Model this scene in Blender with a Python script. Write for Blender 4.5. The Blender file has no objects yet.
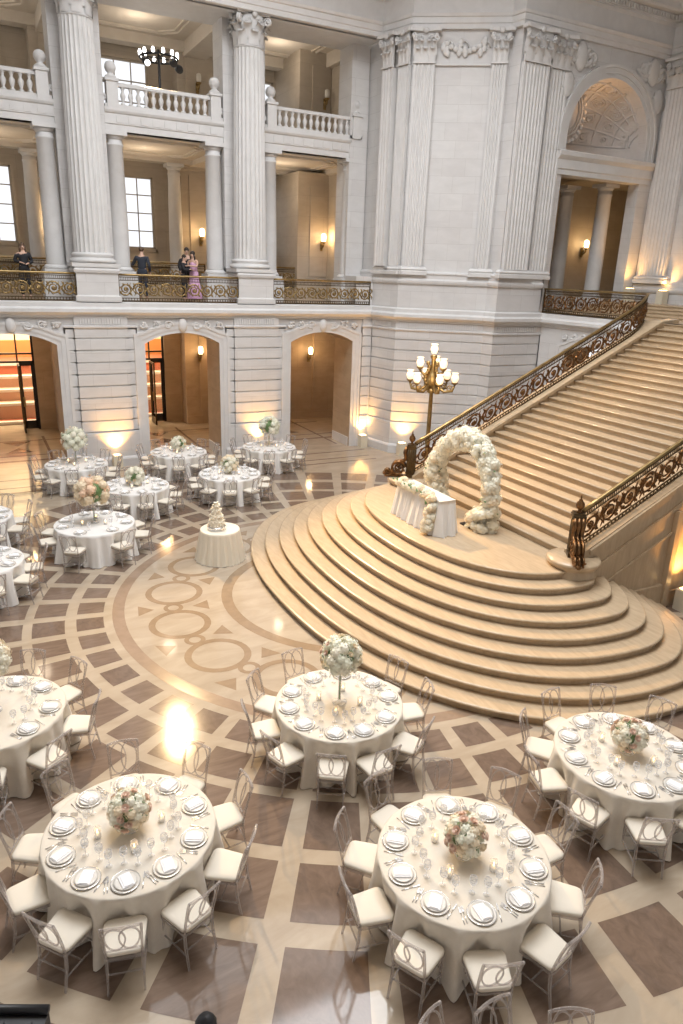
import bpy, math, random
from math import sin, cos, pi, radians, sqrt, atan2, hypot
from mathutils import Matrix, Vector
random.seed(7)
SC = bpy.context.scene
CAMP=(705.1728,0.327130,-0.036500,0.485729,6.6075)
WORLD=1.0; SKYL=3600; KEY=13000; KEY2=8500; KEY3=6500; HALL=400; EXPO=0.34; DOMER=7.5
ARCHPTS=[(0.2, 0.78, -0.1), (0.2, 0.9, 0.17), (0.2, 1.07, 0.55), (0.2, 1.13, 0.96), (0.2, 0.94, 1.39), (0.2, 0.51, 1.73), (0.2, 0.04, 1.88), (0.2, -0.4, 1.79), (0.2, -0.71, 1.56), (0.2, -0.91, 1.21), (0.2, -0.97, 0.82), (0.2, -0.96, 0.46), (0.2, -0.8, 0.15), (0.2, -0.5, 0.03)]
COL = SC.collection
# ------------------------------------------------------------------ mesh builder
class MB:
    def __init__(s): s.v=[]; s.f=[]; s.m=[]; s.sm=[]; s.cur=0; s.smooth=False
    def add(s, vs, fs, smooth=None, m=None):
        b=len(s.v); s.v.extend([tuple(v) for v in vs]); sm=s.smooth if smooth is None else smooth
        for f in fs:
            s.f.append(tuple(i+b for i in f)); s.m.append(s.cur if m is None else m); s.sm.append(sm)
        return s
    def box(s,x0,x1,y0,y1,z0,z1,m=None):
        return s.add([(x0,y0,z0),(x1,y0,z0),(x1,y1,z0),(x0,y1,z0),(x0,y0,z1),(x1,y0,z1),(x1,y1,z1),(x0,y1,z1)],
              [(0,3,2,1),(4,5,6,7),(0,1,5,4),(1,2,6,5),(2,3,7,6),(3,0,4,7)],False,m)
    def prism(s,poly,z0,z1,m=None,cap0=True):
        n=len(poly); vs=[(x,y,z0) for x,y in poly]+[(x,y,z1) for x,y in poly]
        fs=[(i,(i+1)%n,n+(i+1)%n,n+i) for i in range(n)]+[tuple(range(n,2*n))]
        if cap0: fs.append(tuple(range(n-1,-1,-1)))
        return s.add(vs,fs,False,m)
    def lathe(s,prof,n=16,c=(0,0,0),m=None,smooth=True,cap=True,sx=1,sy=1):
        vs=[];fs=[];k=len(prof)
        for r,z in prof:
            for i in range(n):
                a=2*pi*i/n; vs.append((c[0]+r*cos(a)*sx,c[1]+r*sin(a)*sy,c[2]+z))
        for j in range(k-1):
            for i in range(n):
                a=j*n+i;b=j*n+(i+1)%n; fs.append((a,b,b+n,a+n))
        s.add(vs,fs,smooth,m)
        if cap:
            b=len(s.v)-k*n
            s.f.append(tuple(b+i for i in range(n-1,-1,-1))); s.f.append(tuple(b+(k-1)*n+i for i in range(n)))
            for _ in (0,1): s.m.append(s.cur if m is None else m); s.sm.append(False)
        return s
    def tube(s,pts,r,n=6,closed=False,m=None,rz=None):
        P=[Vector(p) for p in pts]; N=len(P)
        if N<2: return s
        vs=[];fs=[]; up=Vector((0,0,1)); prev=None
        for i in range(N):
            if closed: t=P[(i+1)%N]-P[i-1]
            else: t=P[min(i+1,N-1)]-P[max(i-1,0)]
            if t.length<1e-9: t=Vector((0,0,1))
            t.normalize()
            if prev is None:
                ref=up if abs(t.z)<.9 else Vector((1,0,0)); a=t.cross(ref).normalized()
            else:
                a=prev-t*prev.dot(t)
                a = a.normalized() if a.length>1e-6 else t.orthogonal().normalized()
            prev=a; b=t.cross(a); ri=r[i] if isinstance(r,(list,tuple)) else r
            for k in range(n):
                an=2*pi*k/n+ (pi/4 if n==4 else 0); vs.append(P[i]+a*(ri*cos(an))+b*((rz or 1)*ri*sin(an)))
        for i in range(N if closed else N-1):
            for k in range(n):
                a0=i*n+k;a1=i*n+(k+1)%n; j=((i+1)%N)*n; fs.append((a0,a1,j+(k+1)%n,j+k))
        if not closed: fs+= [tuple(range(n-1,-1,-1)), tuple((N-1)*n+k for k in range(n))]
        return s.add(vs,fs,n>4,m)
    def ball(s,c,r,n=10,k=6,m=None):
        if not isinstance(r,(tuple,list)): r=(r,r,r)
        vs=[(c[0],c[1],c[2]-r[2])];fs=[]
        for j in range(1,k):
            th=pi*j/k
            for i in range(n):
                a=2*pi*i/n; vs.append((c[0]+r[0]*sin(th)*cos(a),c[1]+r[1]*sin(th)*sin(a),c[2]-r[2]*cos(th)))
        vs.append((c[0],c[1],c[2]+r[2])); T=len(vs)-1
        for i in range(n):
            fs.append((0,1+(i+1)%n,1+i)); fs.append((T,T-n+i,T-n+(i+1)%n))
        for j in range(k-2):
            for i in range(n):
                a=1+j*n+i;b=1+j*n+(i+1)%n; fs.append((a,b,b+n,a+n))
        return s.add(vs,fs,True,m)
    def sweep(s,path,prof,m=None,smooth=False,caps=True):
        "path: 2D points, room on the right-hand side; prof: (out,z) from bottom to top"
        n=len(path);k=len(prof);vs=[];fs=[]
        nor=[]
        for i in range(n-1):
            dx=path[i+1][0]-path[i][0];dy=path[i+1][1]-path[i][1];L=hypot(dx,dy); nor.append((dy/L,-dx/L))
        for i in range(n):
            if i==0: mx,my=nor[0];sc=1
            elif i==n-1: mx,my=nor[-1];sc=1
            else:
                mx=nor[i-1][0]+nor[i][0];my=nor[i-1][1]+nor[i][1];L=hypot(mx,my);mx/=L;my/=L
                sc=1/max(.25,mx*nor[i][0]+my*nor[i][1])
            for o,z in prof: vs.append((path[i][0]+mx*o*sc,path[i][1]+my*o*sc,z))
        for i in range(n-1):
            for j in range(k-1):
                a=i*k+j; fs.append((a,a+k,a+k+1,a+1))
        if caps: fs+=[tuple(range(k)),tuple((n-1)*k+j for j in range(k-1,-1,-1))]
        return s.add(vs,fs,smooth,m)
    def grid(s,fn,nu,nv,smooth=True,m=None,closeu=False):
        vs=[fn(i/(nu if closeu else nu-1),j/(nv-1)) for j in range(nv) for i in range(nu)];fs=[]
        for j in range(nv-1):
            for i in range(nu if closeu else nu-1):
                a=j*nu+i;b=j*nu+(i+1)%nu; fs.append((a,b,b+nu,a+nu))
        return s.add(vs,fs,smooth,m)
    def merge(s,o,M=None):
        b=len(s.v); s.v.extend([tuple(M@Vector(v)) for v in o.v] if M is not None else o.v)
        s.f.extend([tuple(i+b for i in f) for f in o.f]); s.m.extend(o.m); s.sm.extend(o.sm); return s
    def xf(s,M): s.v=[tuple(M@Vector(v)) for v in s.v]; return s
    def build(s,name,mats,parent=None,label=None,kind=None,cat=None,group=None,loc=None,rz=0):
        me=bpy.data.meshes.new(name); me.from_pydata(s.v,[],s.f)
        if not isinstance(mats,(list,tuple)): mats=[mats]
        for m in mats: me.materials.append(m)
        me.polygons.foreach_set('material_index',s.m); me.polygons.foreach_set('use_smooth',s.sm); me.update()
        o=bpy.data.objects.new(name,me); COL.objects.link(o)
        if parent: o.parent=parent
        if loc: o.location=loc
        if rz: o.rotation_euler=(0,0,rz)
        return tag(o,label,cat,group,kind)
def tag(o,label=None,cat=None,group=None,kind=None):
    if label: o['label']=label
    if cat: o['category']=cat
    if group: o['group']=group
    if kind: o['kind']=kind
    return o
def empty(name,loc,label,cat,group=None,rz=0):
    o=bpy.data.objects.new(name,None); COL.objects.link(o); o.location=loc; o.rotation_euler=(0,0,rz); o.empty_display_size=.1
    return tag(o,label,cat,group)
KIDS={}
def kids(o):
    if o.name not in KIDS: KIDS[o.name]=list(o.children)
    return KIDS[o.name]
def dup(o,loc=None,rz=None,label=None,group=None,parent=None):
    c=o.copy(); COL.objects.link(c)
    if parent is not None: c.parent=parent
    if loc is not None: c.location=loc
    if rz is not None: c.rotation_euler=(0,0,rz)
    if label: c['label']=label
    if group: c['group']=group
    for ch in kids(o): dup(ch,parent=c)
    return c
# ------------------------------------------------------------------ materials
def mat(name,col,rough=.5,metal=0,noise=None,bump=0,spec=.5,emit=None,es=0,coords='Object',trans=0,sheen=0,sss=0):
    m=bpy.data.materials.new(name); m.use_nodes=True; nt=m.node_tree; b=nt.nodes['Principled BSDF']
    b.inputs['Base Color'].default_value=(*col,1); b.inputs['Roughness'].default_value=rough; b.inputs['Metallic'].default_value=metal
    b.inputs['Specular IOR Level'].default_value=spec
    if sheen: b.inputs['Sheen Weight'].default_value=sheen
    if emit: b.inputs['Emission Color'].default_value=(*emit,1); b.inputs['Emission Strength'].default_value=es
    if noise:
        col2,scale,stretch,lo,hi=noise
        tc=nt.nodes.new('ShaderNodeTexCoord'); mp=nt.nodes.new('ShaderNodeMapping'); mp.inputs['Scale'].default_value=stretch
        nz=nt.nodes.new('ShaderNodeTexNoise'); nz.inputs['Scale'].default_value=scale; nz.inputs['Detail'].default_value=6; nz.inputs['Roughness'].default_value=.6; nz.inputs['Distortion'].default_value=.6
        rp=nt.nodes.new('ShaderNodeValToRGB'); rp.color_ramp.elements[0].position=lo; rp.color_ramp.elements[0].color=(*col,1); rp.color_ramp.elements[1].position=hi; rp.color_ramp.elements[1].color=(*col2,1)
        L=nt.links.new; L(tc.outputs[coords],mp.inputs[0]); L(mp.outputs[0],nz.inputs['Vector']); L(nz.outputs[0],rp.inputs[0]); L(rp.outputs[0],b.inputs['Base Color'])
        if bump:
            bp=nt.nodes.new('ShaderNodeBump'); bp.inputs['Strength'].default_value=bump; bp.inputs['Distance'].default_value=.02; L(nz.outputs[0],bp.inputs['Height']); L(bp.outputs[0],b.inputs['Normal'])
    return m
def clear(name,tint,alpha,rough=.05,gl=(1,1,1)):
    m=bpy.data.materials.new(name); m.use_nodes=True; nt=m.node_tree; nt.nodes.clear(); L=nt.links.new
    o=nt.nodes.new('ShaderNodeOutputMaterial'); t=nt.nodes.new('ShaderNodeBsdfTransparent'); t.inputs[0].default_value=(*tint,1)
    g=nt.nodes.new('ShaderNodeBsdfPrincipled'); g.inputs['Base Color'].default_value=(*gl,1); g.inputs['Roughness'].default_value=rough; g.inputs['Specular IOR Level'].default_value=.8
    lw=nt.nodes.new('ShaderNodeLayerWeight'); lw.inputs['Blend'].default_value=.35
    mr=nt.nodes.new('ShaderNodeMapRange'); mr.inputs['To Min'].default_value=alpha; mr.inputs['To Max'].default_value=min(1,alpha+.55)
    mx=nt.nodes.new('ShaderNodeMixShader'); L(lw.outputs['Facing'],mr.inputs['Value']); L(mr.outputs[0],mx.inputs[0]); L(t.outputs[0],mx.inputs[1]); L(g.outputs[0],mx.inputs[2]); L(mx.outputs[0],o.inputs[0])
    return m
def stone_mat(name,col,col2,bw=1.1,bh=.55,mortar=.006):
    m=mat(name,col,.62,noise=(col2,1.3,(1,1,2.5),.3,.75),spec=.3); nt=m.node_tree; L=nt.links.new; b=nt.nodes['Principled BSDF']
    rp=[n for n in nt.nodes if n.type=='VALTORGB'][0]; tc=[n for n in nt.nodes if n.type=='TEX_COORD'][0]
    sp=nt.nodes.new('ShaderNodeSeparateXYZ'); L(tc.outputs['Object'],sp.inputs[0]); ad=nt.nodes.new('ShaderNodeMath'); ad.operation='SUBTRACT'; L(sp.outputs[0],ad.inputs[0]); L(sp.outputs[1],ad.inputs[1])
    cb=nt.nodes.new('ShaderNodeCombineXYZ'); L(ad.outputs[0],cb.inputs[0]); L(sp.outputs[2],cb.inputs[1])
    br=nt.nodes.new('ShaderNodeTexBrick'); br.inputs['Scale'].default_value=1; br.inputs['Brick Width'].default_value=bw; br.inputs['Row Height'].default_value=bh; br.inputs['Mortar Size'].default_value=mortar
    br.inputs['Color1'].default_value=(1,1,1,1); br.inputs['Color2'].default_value=(.94,.93,.93,1); br.inputs['Mortar'].default_value=(.80,.79,.78,1); L(cb.outputs[0],br.inputs['Vector'])
    mx=nt.nodes.new('ShaderNodeMix'); mx.data_type='RGBA'; mx.blend_type='MULTIPLY'; mx.inputs[0].default_value=1
    L(rp.outputs[0],mx.inputs[6]); L(br.outputs[0],mx.inputs[7]); L(mx.outputs[2],b.inputs['Base Color'])
    return m
def marble(name,c1,c2,rough=.12,scale=1.2,stretch=(1,3,1),spec=.5):
    return mat(name,c1,rough,noise=(c2,scale,stretch,.3,.7),spec=spec)
STONE=stone_mat('ashlar_stone',(.68,.67,.66),(.60,.59,.58))
STONE2=mat('carved_stone',(.68,.67,.66),.6,noise=((.61,.60,.59),2,(1,1,1),.3,.7),spec=.3)
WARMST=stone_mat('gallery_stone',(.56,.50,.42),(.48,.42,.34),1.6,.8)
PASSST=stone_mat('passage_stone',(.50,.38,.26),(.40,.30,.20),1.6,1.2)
CEILM=mat('ceiling_plaster',(.72,.66,.58),.8,noise=((.66,.60,.52),2,(1,1,1),.3,.7))
CREAM=marble('cream_marble',(.475,.395,.30),(.37,.295,.215),.065,1.1,(1,2.5,1))
BR1=marble('brown_marble',(.225,.16,.12),(.15,.105,.078),.08,2.5,(1,5,1))
BR2=marble('rose_brown_marble',(.26,.185,.14),(.175,.12,.09),.08,2.2,(4,1,1))
BR3=marble('dark_brown_marble',(.20,.14,.105),(.135,.095,.07),.08,2.8,(3,2,1))
RING=marble('tan_inlay_marble',(.33,.235,.15),(.27,.19,.12),.10,2,(2,2,1))
STEP=marble('stair_marble',(.55,.42,.28),(.45,.34,.22),.24,2.2,(6,1,1),spec=.4)
BROWNB=mat('brown_bronze',(.26,.13,.05),.36,.85,noise=((.07,.04,.02),7,(1,1,1),.3,.75))
BRONZE=mat('aged_bronze',(.13,.09,.045),.38,.85,noise=((.07,.05,.03),9,(1,1,1),.35,.7))
GOLD=mat('gilded_bronze',(.42,.30,.13),.35,.85,noise=((.22,.15,.07),7,(1,1,1),.3,.75))
DARKMET=mat('dark_metal',(.035,.03,.028),.4,.6)
CLOTH=mat('ivory_linen',(.72,.66,.57),.85,spec=.15,sheen=.2,noise=((.68,.62,.53),14,(1,1,1),.3,.7))
CLOTHW=mat('white_linen',(.80,.775,.74),.85,spec=.15,sheen=.2)
CLOTHC=mat('cream_pleated_linen',(.80,.73,.60),.85,spec=.15)
CUSH=mat('ivory_cushion',(.74,.68,.58),.75,spec=.2)
ACRYL=clear('clear_resin',(.88,.86,.85),.16,.06,(.62,.57,.54))
GLASS=clear('clear_glass',(.98,.98,.98),.10,.03,(.95,.95,.95))
PANE=clear('window_glass',(.99,.99,1),.03,.02)
SILVER=mat('silver',(.80,.79,.78),.22,.9)
PLATEM=mat('white_china',(.76,.72,.66),.2)
CHARG=mat('frosted_glass_charger',(.70,.66,.60),.2)
NAP=mat('white_napkin',(.90,.89,.89),.8)
FLW=mat('white_petals',(.93,.90,.79),.7,noise=((.88,.84,.68),20,(1,1,1),.3,.7))
FLG=mat('green_white_petals',(.88,.88,.74),.7)
FLP=mat('blush_petals',(.84,.64,.52),.7)
FLPE=mat('peach_petals',(.90,.68,.50),.7)
FLC=mat('cream_petals',(.90,.80,.62),.7,noise=((.86,.72,.52),20,(1,1,1),.3,.7))
LEAF=mat('green_leaves',(.12,.20,.07),.6)
WAX=mat('candle_wax',(.9,.82,.66),.5)
FLAME=mat('candle_flame',(1,.7,.3),.5,emit=(1,.62,.25),es=14)
BULB=mat('glowing_shade',(1,.85,.6),.5,emit=(1,.72,.38),es=7)
BULBD=mat('unlit_shade',(.8,.78,.72),.4)
BULBW=mat('lamp_globe',(1,.9,.75),.4,emit=(1,.74,.48),es=.8)
LEDM=mat('white_lamp',(1,1,1),.4,emit=(1,.97,.92),es=6)
ICING=mat('buttercream',(.90,.83,.68),.6)
FROST=mat('uplight_shell',(.72,.66,.52),.5)
AMBER=mat('uplight_lens',(1,.7,.3),.5,emit=(1,.62,.24),es=8)
BLACK=mat('black_plastic',(.012,.012,.014),.45)
CARPET=mat('red_carpet',(.42,.13,.07),.95); CARPT=mat('tan_carpet',(.55,.36,.27),.95,noise=((.48,.29,.20),30,(1,1,1),.3,.7))
WARMPL=mat('ochre_plaster',(.85,.75,.52),.8)
SKINM=mat('skin',(.62,.40,.30),.6); BLK=mat('black_cloth',(.02,.02,.025),.8); NAVY=mat('charcoal_suit',(.03,.035,.05),.8)
PINK=mat('pink_dress',(.70,.42,.62),.6); HAIRB=mat('dark_hair',(.03,.02,.015),.6); HAIRL=mat('brown_hair',(.10,.06,.035),.6); CREAMC=mat('pale_cloth',(.75,.68,.62),.8)
# ------------------------------------------------------------------ camera
cam=bpy.data.cameras.new('camera'); co=bpy.data.objects.new('camera',cam); COL.objects.link(co); SC.camera=co
F_,PIT,ROL,AZ,H_=CAMP
v_=Vector((sin(AZ)*cos(PIT),cos(AZ)*cos(PIT),-sin(PIT))); r_=Vector((cos(AZ),-sin(AZ),0)); d_=v_.cross(r_)
if d_.z>0: d_=-d_
r2=r_*cos(ROL)+d_*sin(ROL); d2=r_*(-sin(ROL))+d_*cos(ROL)
co.matrix_world=Matrix(((r2.x,-d2.x,-v_.x,0),(r2.y,-d2.y,-v_.y,0),(r2.z,-d2.z,-v_.z,H_),(0,0,0,1)))
cam.sensor_fit='VERTICAL'; cam.sensor_height=36; cam.lens=F_/1024*36; cam.clip_end=200; cam.clip_start=.05
def px(x,y,z):
    q=Vector((x,y,z-H_)); d=q.dot(v_); return (341.5+F_*q.dot(r2)/d, 512+F_*q.dot(d2)/d) if d>.1 else (9999,9999)
def inview(x,y,z,m=25):
    a,b=px(x,y,z); return -m<a<683+m and -m<b<1024+m
# ------------------------------------------------------------------ floor
CX,CY=6.76,12.40
fl=MB()
fl.box(-9,34,-2,44,-.3,0)
def arcf(mb,r0,r1,a0,a1,z,m,n=5):
    P=[(CX+r0*cos(a0+(a1-a0)*i/n),CY+r0*sin(a0+(a1-a0)*i/n),z) for i in range(n+1)]+[(CX+r1*cos(a1+(a0-a1)*i/n),CY+r1*sin(a1+(a0-a1)*i/n),z) for i in range(n+1)]
    mb.add(P[:],[tuple(range(len(P)))][:],False,m)
def flat(mb,P,z,m): mb.add([(x,y,z) for x,y in P],[tuple(range(len(P)))],False,m)
rows=[(5.09,5.59),(5.80,6.38),(6.55,7.38),(7.60,8.40),(8.70,9.57),(9.9,11.0)]
for ri,(ra,rb) in enumerate(rows):
    for k in range(48):
        ac=radians(7.5*(k+.63)+3.75); hw=radians(3.75)-.5*(.205 if ri<2 else .24+.03*(ri-2))/((ra+rb)/2)
        if ri==5 and not (sin(ac)<.35): continue
        arcf(fl,ra,rb,ac-hw,ac+hw,.002,1+(k*7+ri*3+k*k)%3)
for k in range(96): arcf(fl,4.69,4.925,2*pi*k/96,2*pi*(k+1)/96,.002,5,1)
for k in range(64): arcf(fl,2.50,2.73,2*pi*k/64,2*pi*(k+1)/64,.002,4,1)
def ringf(mb,cx,cy,r0,r1,z,m,n=28):
    vs=[(cx+r*cos(2*pi*i/n),cy+r*sin(2*pi*i/n),z) for r in (r0,r1) for i in range(n)]
    mb.add(vs,[(i,(i+1)%n,n+(i+1)%n,n+i)[::-1] for i in range(n)],False,m)
for k in range(16):
    a=radians(22.5*k+1.2); x,y=CX+3.73*cos(a),CY+3.73*sin(a); ringf(fl,x,y,.47,.60,.002,4)
    b=a+radians(11.25); x,y=CX+3.73*cos(b),CY+3.73*sin(b); ringf(fl,x,y,.11,.20,.003,4,16)
    for rr,s_ in ((4.33,1),(3.13,-1)):
        flat(fl,[(CX+(rr+.1*s_)*cos(b-.06*3.7/rr),CY+(rr+.1*s_)*sin(b-.06*3.7/rr)),(CX+(rr+.1*s_)*cos(b+.06*3.7/rr),CY+(rr+.1*s_)*sin(b+.06*3.7/rr)),(CX+(rr-.22*s_)*cos(b),CY+(rr-.22*s_)*sin(b))][::s_],.002,4)
for y0,y1,x0,x1 in ((22.30,22.42,-8,13.2),(22.85,22.95,-8,13.2),(23.75,23.85,-8,13.5),(26.1,26.3,-8,14),(26.9,27.0,-8,14),(29.3,29.4,-8,14)): flat(fl,[(x0,y0),(x1,y0),(x1,y1),(x0,y1)],.002,2)
for c in (1.2,6.54,11.85):
    for s_ in (-1,1): flat(fl,[(c+s_*.95,25.0),(c+s_*1.05,25.0),(c+s_*1.05,30),(c+s_*.95,30)][::s_],.0025,2)
    flat(fl,[(c-.5,27.4),(c+.5,27.4),(c,28.2)],.002,3); flat(fl,[(c,28.5),(c+.5,29.2),(c-.5,29.2)],.002,3)
RINGD=marble('deep_tan_inlay_marble',(.33,.235,.165),(.27,.19,.13),.12,2,(2,2,1))
fl.build('floor',[CREAM,BR1,BR2,BR3,RING,RINGD],kind='structure')
# ------------------------------------------------------------------ wall pieces
ZC=5.46
def rust(top=5.0,low=0.0):
    P=[(.10,0),(.10,.28),(.07,.33),(.03,.36),(.03,1.17)]
    z=1.23
    P+=[(.03,z-.03),(-.03,z-.015),(-.03,z+.015),(0,z+.03)]
    for k in range(1,9):
        z=1.23+.386*k; P+=[(0,z-.028),(-.04,z-.014),(-.04,z+.014),(0,z+.028)]
    P+=[(0,4.64),(.045,4.66),(.045,4.71),(0,4.73),(0,top)]
    return P
CORN=[(0,4.96),(.05,4.98),(.05,5.04),(.10,5.08),(.18,5.12),(.20,5.14),(.20,5.24),(.15,5.26),(.10,5.30),(.10,5.42),(.0,5.46)]
def seg_arch(cx,hw,zs,zc,n=14):
    s=zc-zs; R=(hw*hw+s*s)/(2*s); a=math.asin(hw/R); return [(cx+R*sin(-a+2*a*i/n),zc-R+R*cos(-a+2*a*i/n)) for i in range(n+1)]
def full_arch(cx,r,zs,n=24): return [(cx-r*cos(pi*i/n),zs+r*sin(pi*i/n)) for i in range(n+1)]
def wall_open(mb,M,x0,x1,ops,z0,z1,dep,m=0,jm=None):
    "local: x along wall, y=0 front face (room at -y), openings [(archpts,zbottom)]"
    t=MB(); t.cur=m; cur=x0
    for pts,zb in ops:
        a,b=pts[0][0],pts[-1][0]
        for Y in (0,dep): t.add([(cur,Y,z0),(a,Y,z0),(a,Y,z1),(cur,Y,z1)],[(0,1,2,3)])
        if zb>z0: 
            t.add([(a,0,z0),(b,0,z0),(b,0,zb),(a,0,zb)],[(0,1,2,3)]); t.add([(a,0,zb),(b,0,zb),(b,dep,zb),(a,dep,zb)],[(0,1,2,3)])
        for i in range(len(pts)-1):
            p,q=pts[i],pts[i+1]
            for Y in (0,dep): t.add([(p[0],Y,p[1]),(q[0],Y,q[1]),(q[0],Y,z1),(p[0],Y,z1)],[(0,1,2,3)])
            t.add([(p[0],0,p[1]),(q[0],0,q[1]),(q[0],dep,q[1]),(p[0],dep,p[1])],[(0,1,2,3)],True,jm)
        for X,zt in ((a,pts[0][1]),(b,pts[-1][1])): t.add([(X,0,zb),(X,dep,zb),(X,dep,zt),(X,0,zt)],[(0,1,2,3)],False,jm)
        cur=b
    for Y in (0,dep): t.add([(cur,Y,z0),(x1,Y,z0),(x1,Y,z1),(cur,Y,z1)],[(0,1,2,3)])
    t.add([(x0,0,z0),(x0,dep,z0),(x0,dep,z1),(x0,0,z1),(x1,0,z0),(x1,dep,z0),(x1,dep,z1),(x1,0,z1)],[(0,1,2,3),(4,5,6,7),(3,2,6,7)])
    mb.merge(t,M)
def band(mb,M,inner,outer,pr,m=0):
    "raised moulding between two outlines (x,z) of equal length, protruding pr"
    n=len(inner); vs=[]
    for (a,b),(c,d) in zip(inner,outer):
        ax,az=a+(c-a)*.35,b+(d-b)*.35; bx,bz=a+(c-a)*.75,b+(d-b)*.75
        vs+= [(a,0,b),(a,-pr*.6,b),(ax,-pr*.6,az),(ax,-pr,az),(bx,-pr,bz),(bx,-pr*1.5,bz),(c,-pr*1.5,d),(c,0,d)]
    fs=[]
    for i in range(n-1):
        for j in range(7): a=i*8+j; fs.append((a,a+8,a+9,a+1))
    t=MB(); t.cur=m; t.add(vs,fs,False); mb.merge(t,M)
def outline(pts,zb,off):
    a,b=pts[0],pts[-1]; cx=(a[0]+b[0])/2
    top=max(p[1] for p in pts); R=None
    res_i=[(a[0],zb)]+list(pts)+[(b[0],zb)]; res_o=[(a[0]-off,zb)]
    n=len(pts)
    for i,p in enumerate(pts):
        q0=pts[max(i-1,0)];q1=pts[min(i+1,n-1)]; dx,dz=q1[0]-q0[0],q1[1]-q0[1]; L=hypot(dx,dz); res_o.append((p[0]-dz/L*off,p[1]+dx/L*off))
    res_o.append((b[0]+off,zb)); res_o[1]=(a[0]-off,res_o[1][1]); res_o[-2]=(b[0]+off,res_o[-2][1]); return res_i,res_o
def spiral(cx,cz,r,turn=2.1,n=30,dirn=1,start=0,end=.16):
    return [(cx+r*(1-(1-end)*i/n)*cos(start+dirn*2*pi*turn*i/n),cz+r*(1-(1-end)*i/n)*sin(start+dirn*2*pi*turn*i/n)) for i in range(n+1)]
def ornament(mb,M,x0,x1,z0,z1,seed,y=-.02,m=0):
    "carved relief of scrolls, leaves and a central cartouche"
    rnd=random.Random(seed); t=MB(); t.cur=m; cx=(x0+x1)/2; h=z1-z0; w=x1-x0
    t.ball((cx,y-.02,(z0+z1)/2),(h*.34,.10,h*.52),12,8); t.ball((cx,y-.07,(z0+z1)/2),(h*.17,.05,h*.28),10,6)
    for s_ in (-1,1):
        for q in range(3):
            ccx=cx+s_*w*(.16+.14*q); cz=z0+h*(.5-.07*q*s_*0); r=h*(.34-.06*q)
            t.tube([(a,y-.01,b) for a,b in spiral(ccx,cz,r,1.4,18,s_*(1 if q%2 else -1),pi/2*q)],[.042*(1-.5*i/18)*h/.45 for i in range(19)],5)
            for _ in range(5):
                t.ball((ccx+rnd.uniform(-r,r),y,cz+rnd.uniform(-r,r)),(rnd.uniform(.03,.10)*h/.45,.05,rnd.uniform(.02,.06)*h/.45),7,5)
    mb.merge(t,M)
I4=Matrix.Identity(4)
def T(x,y,z=0,rz=0): return Matrix.Translation((x,y,z))@Matrix.Rotation(rz,4,'Z')
BAYS=[1.20,6.54,11.85]; PIERS=[-1.45,3.87,9.20,14.5]
# lower arcade wall
wl=MB(); M=T(0,24.5)
ops=[(seg_arch(c,1.29,4.12,4.47),0) for c in [-4.1]+BAYS]
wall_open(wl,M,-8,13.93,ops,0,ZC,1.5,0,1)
for k,(pts,_) in enumerate(ops):
    i_,o_=outline(pts,0,.36); band(wl,M,i_,o_,.05,2)
    c=(pts[0][0]+pts[-1][0])/2
    ornament(wl,M,c-1.5,c+1.5,4.50,4.95,k,-.04,2); 
    # ashlar jamb base
    for s_ in (-1,1): wl.box(min(c+s_*1.29,c+s_*1.26),max(c+s_*1.29,c+s_*1.26),24.6,25.95,0,.35,2)
for xp in PIERS[:3]:
    wl.sweep([(xp-.83,24.5),(xp-.83,24.40),(xp+.83,24.40),(xp+.83,24.5)],rust(),0)
    for s_ in (-1,1):
        wl.sweep([(xp+s_*.97-.13,24.5),(xp+s_*.97-.13,24.47),(xp+s_*.97+.13,24.47),(xp+s_*.97+.13,24.5)],rust(4.6),0)
    for k in range(16): wl.box(xp-.66+k*.085,xp-.66+k*.085+.045,24.36,24.4,4.76,4.94,2)
wl.sweep([(13.55,24.5),(13.55,24.45),(13.93,24.45)],rust(),0)
wl.sweep([(-8,24.46),(13.95,24.46)],CORN,2)
wl.build('wall_left',[STONE,PASSST,STONE2],kind='structure')
# corner pier, lower and upper
A=(13.93,24.46);B=(14.18,23.08);C=(16.80,21.25);D=(16.88,20.75);E=(19.07,20.75);G=(19.07,15.35)
wc=MB()
wc.sweep([A,B,C,D,E],rust(),0); wc.sweep([A,B,C,D,E,G],CORN,2)
def along(p,q,t): return (p[0]+(q[0]-p[0])*t,p[1]+(q[1]-p[1])*t)
def wallM(p,q):
    dx,dy=q[0]-p[0],q[1]-p[1]; return T(p[0],p[1],0,atan2(dy,dx)), hypot(dx,dy)
for (p,q) in ((A,B),(B,C),(D,E)):
    M,L=wallM(p,q); t=MB(); n=int((L-.3)/.085)
    for k in range(n): t.box(.15+k*.085,.15+k*.085+.045,-.035,.0,4.76,4.94,2)
    wc.merge(t,M)
# plinth zone 5.46-6.6 and upper wall
PL=[(0,5.44),(0,6.28),(.06,6.32),(.08,6.38),(.08,6.44),(.02,6.50),(.02,6.62),(.05,6.66),(.05,6.70),(-.10,6.76),(-.10,14.25)]
wc.sweep([(13.93,25.6),A,B,C,D,(18.9,20.75)],PL,0)
wc.build('wall_corner',[STONE,PASSST,STONE2],kind='structure')
# landing side wall with arch below (facing -X)
ws=MB(); M,L=wallM(E,(19.07,15.35))
pts=seg_arch(2.7,1.29,4.12,4.47); wall_open(ws,M,0,L,[(pts,0)],0,4.97,1.2,0,1); i_,o_=outline(pts,0,.36); band(ws,M,i_,o_,.05,2); ornament(ws,M,1.2,4.2,4.50,4.93,9,-.04,2)
ws.build('wall_landing',[STONE,PASSST,STONE2],kind='structure')
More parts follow.
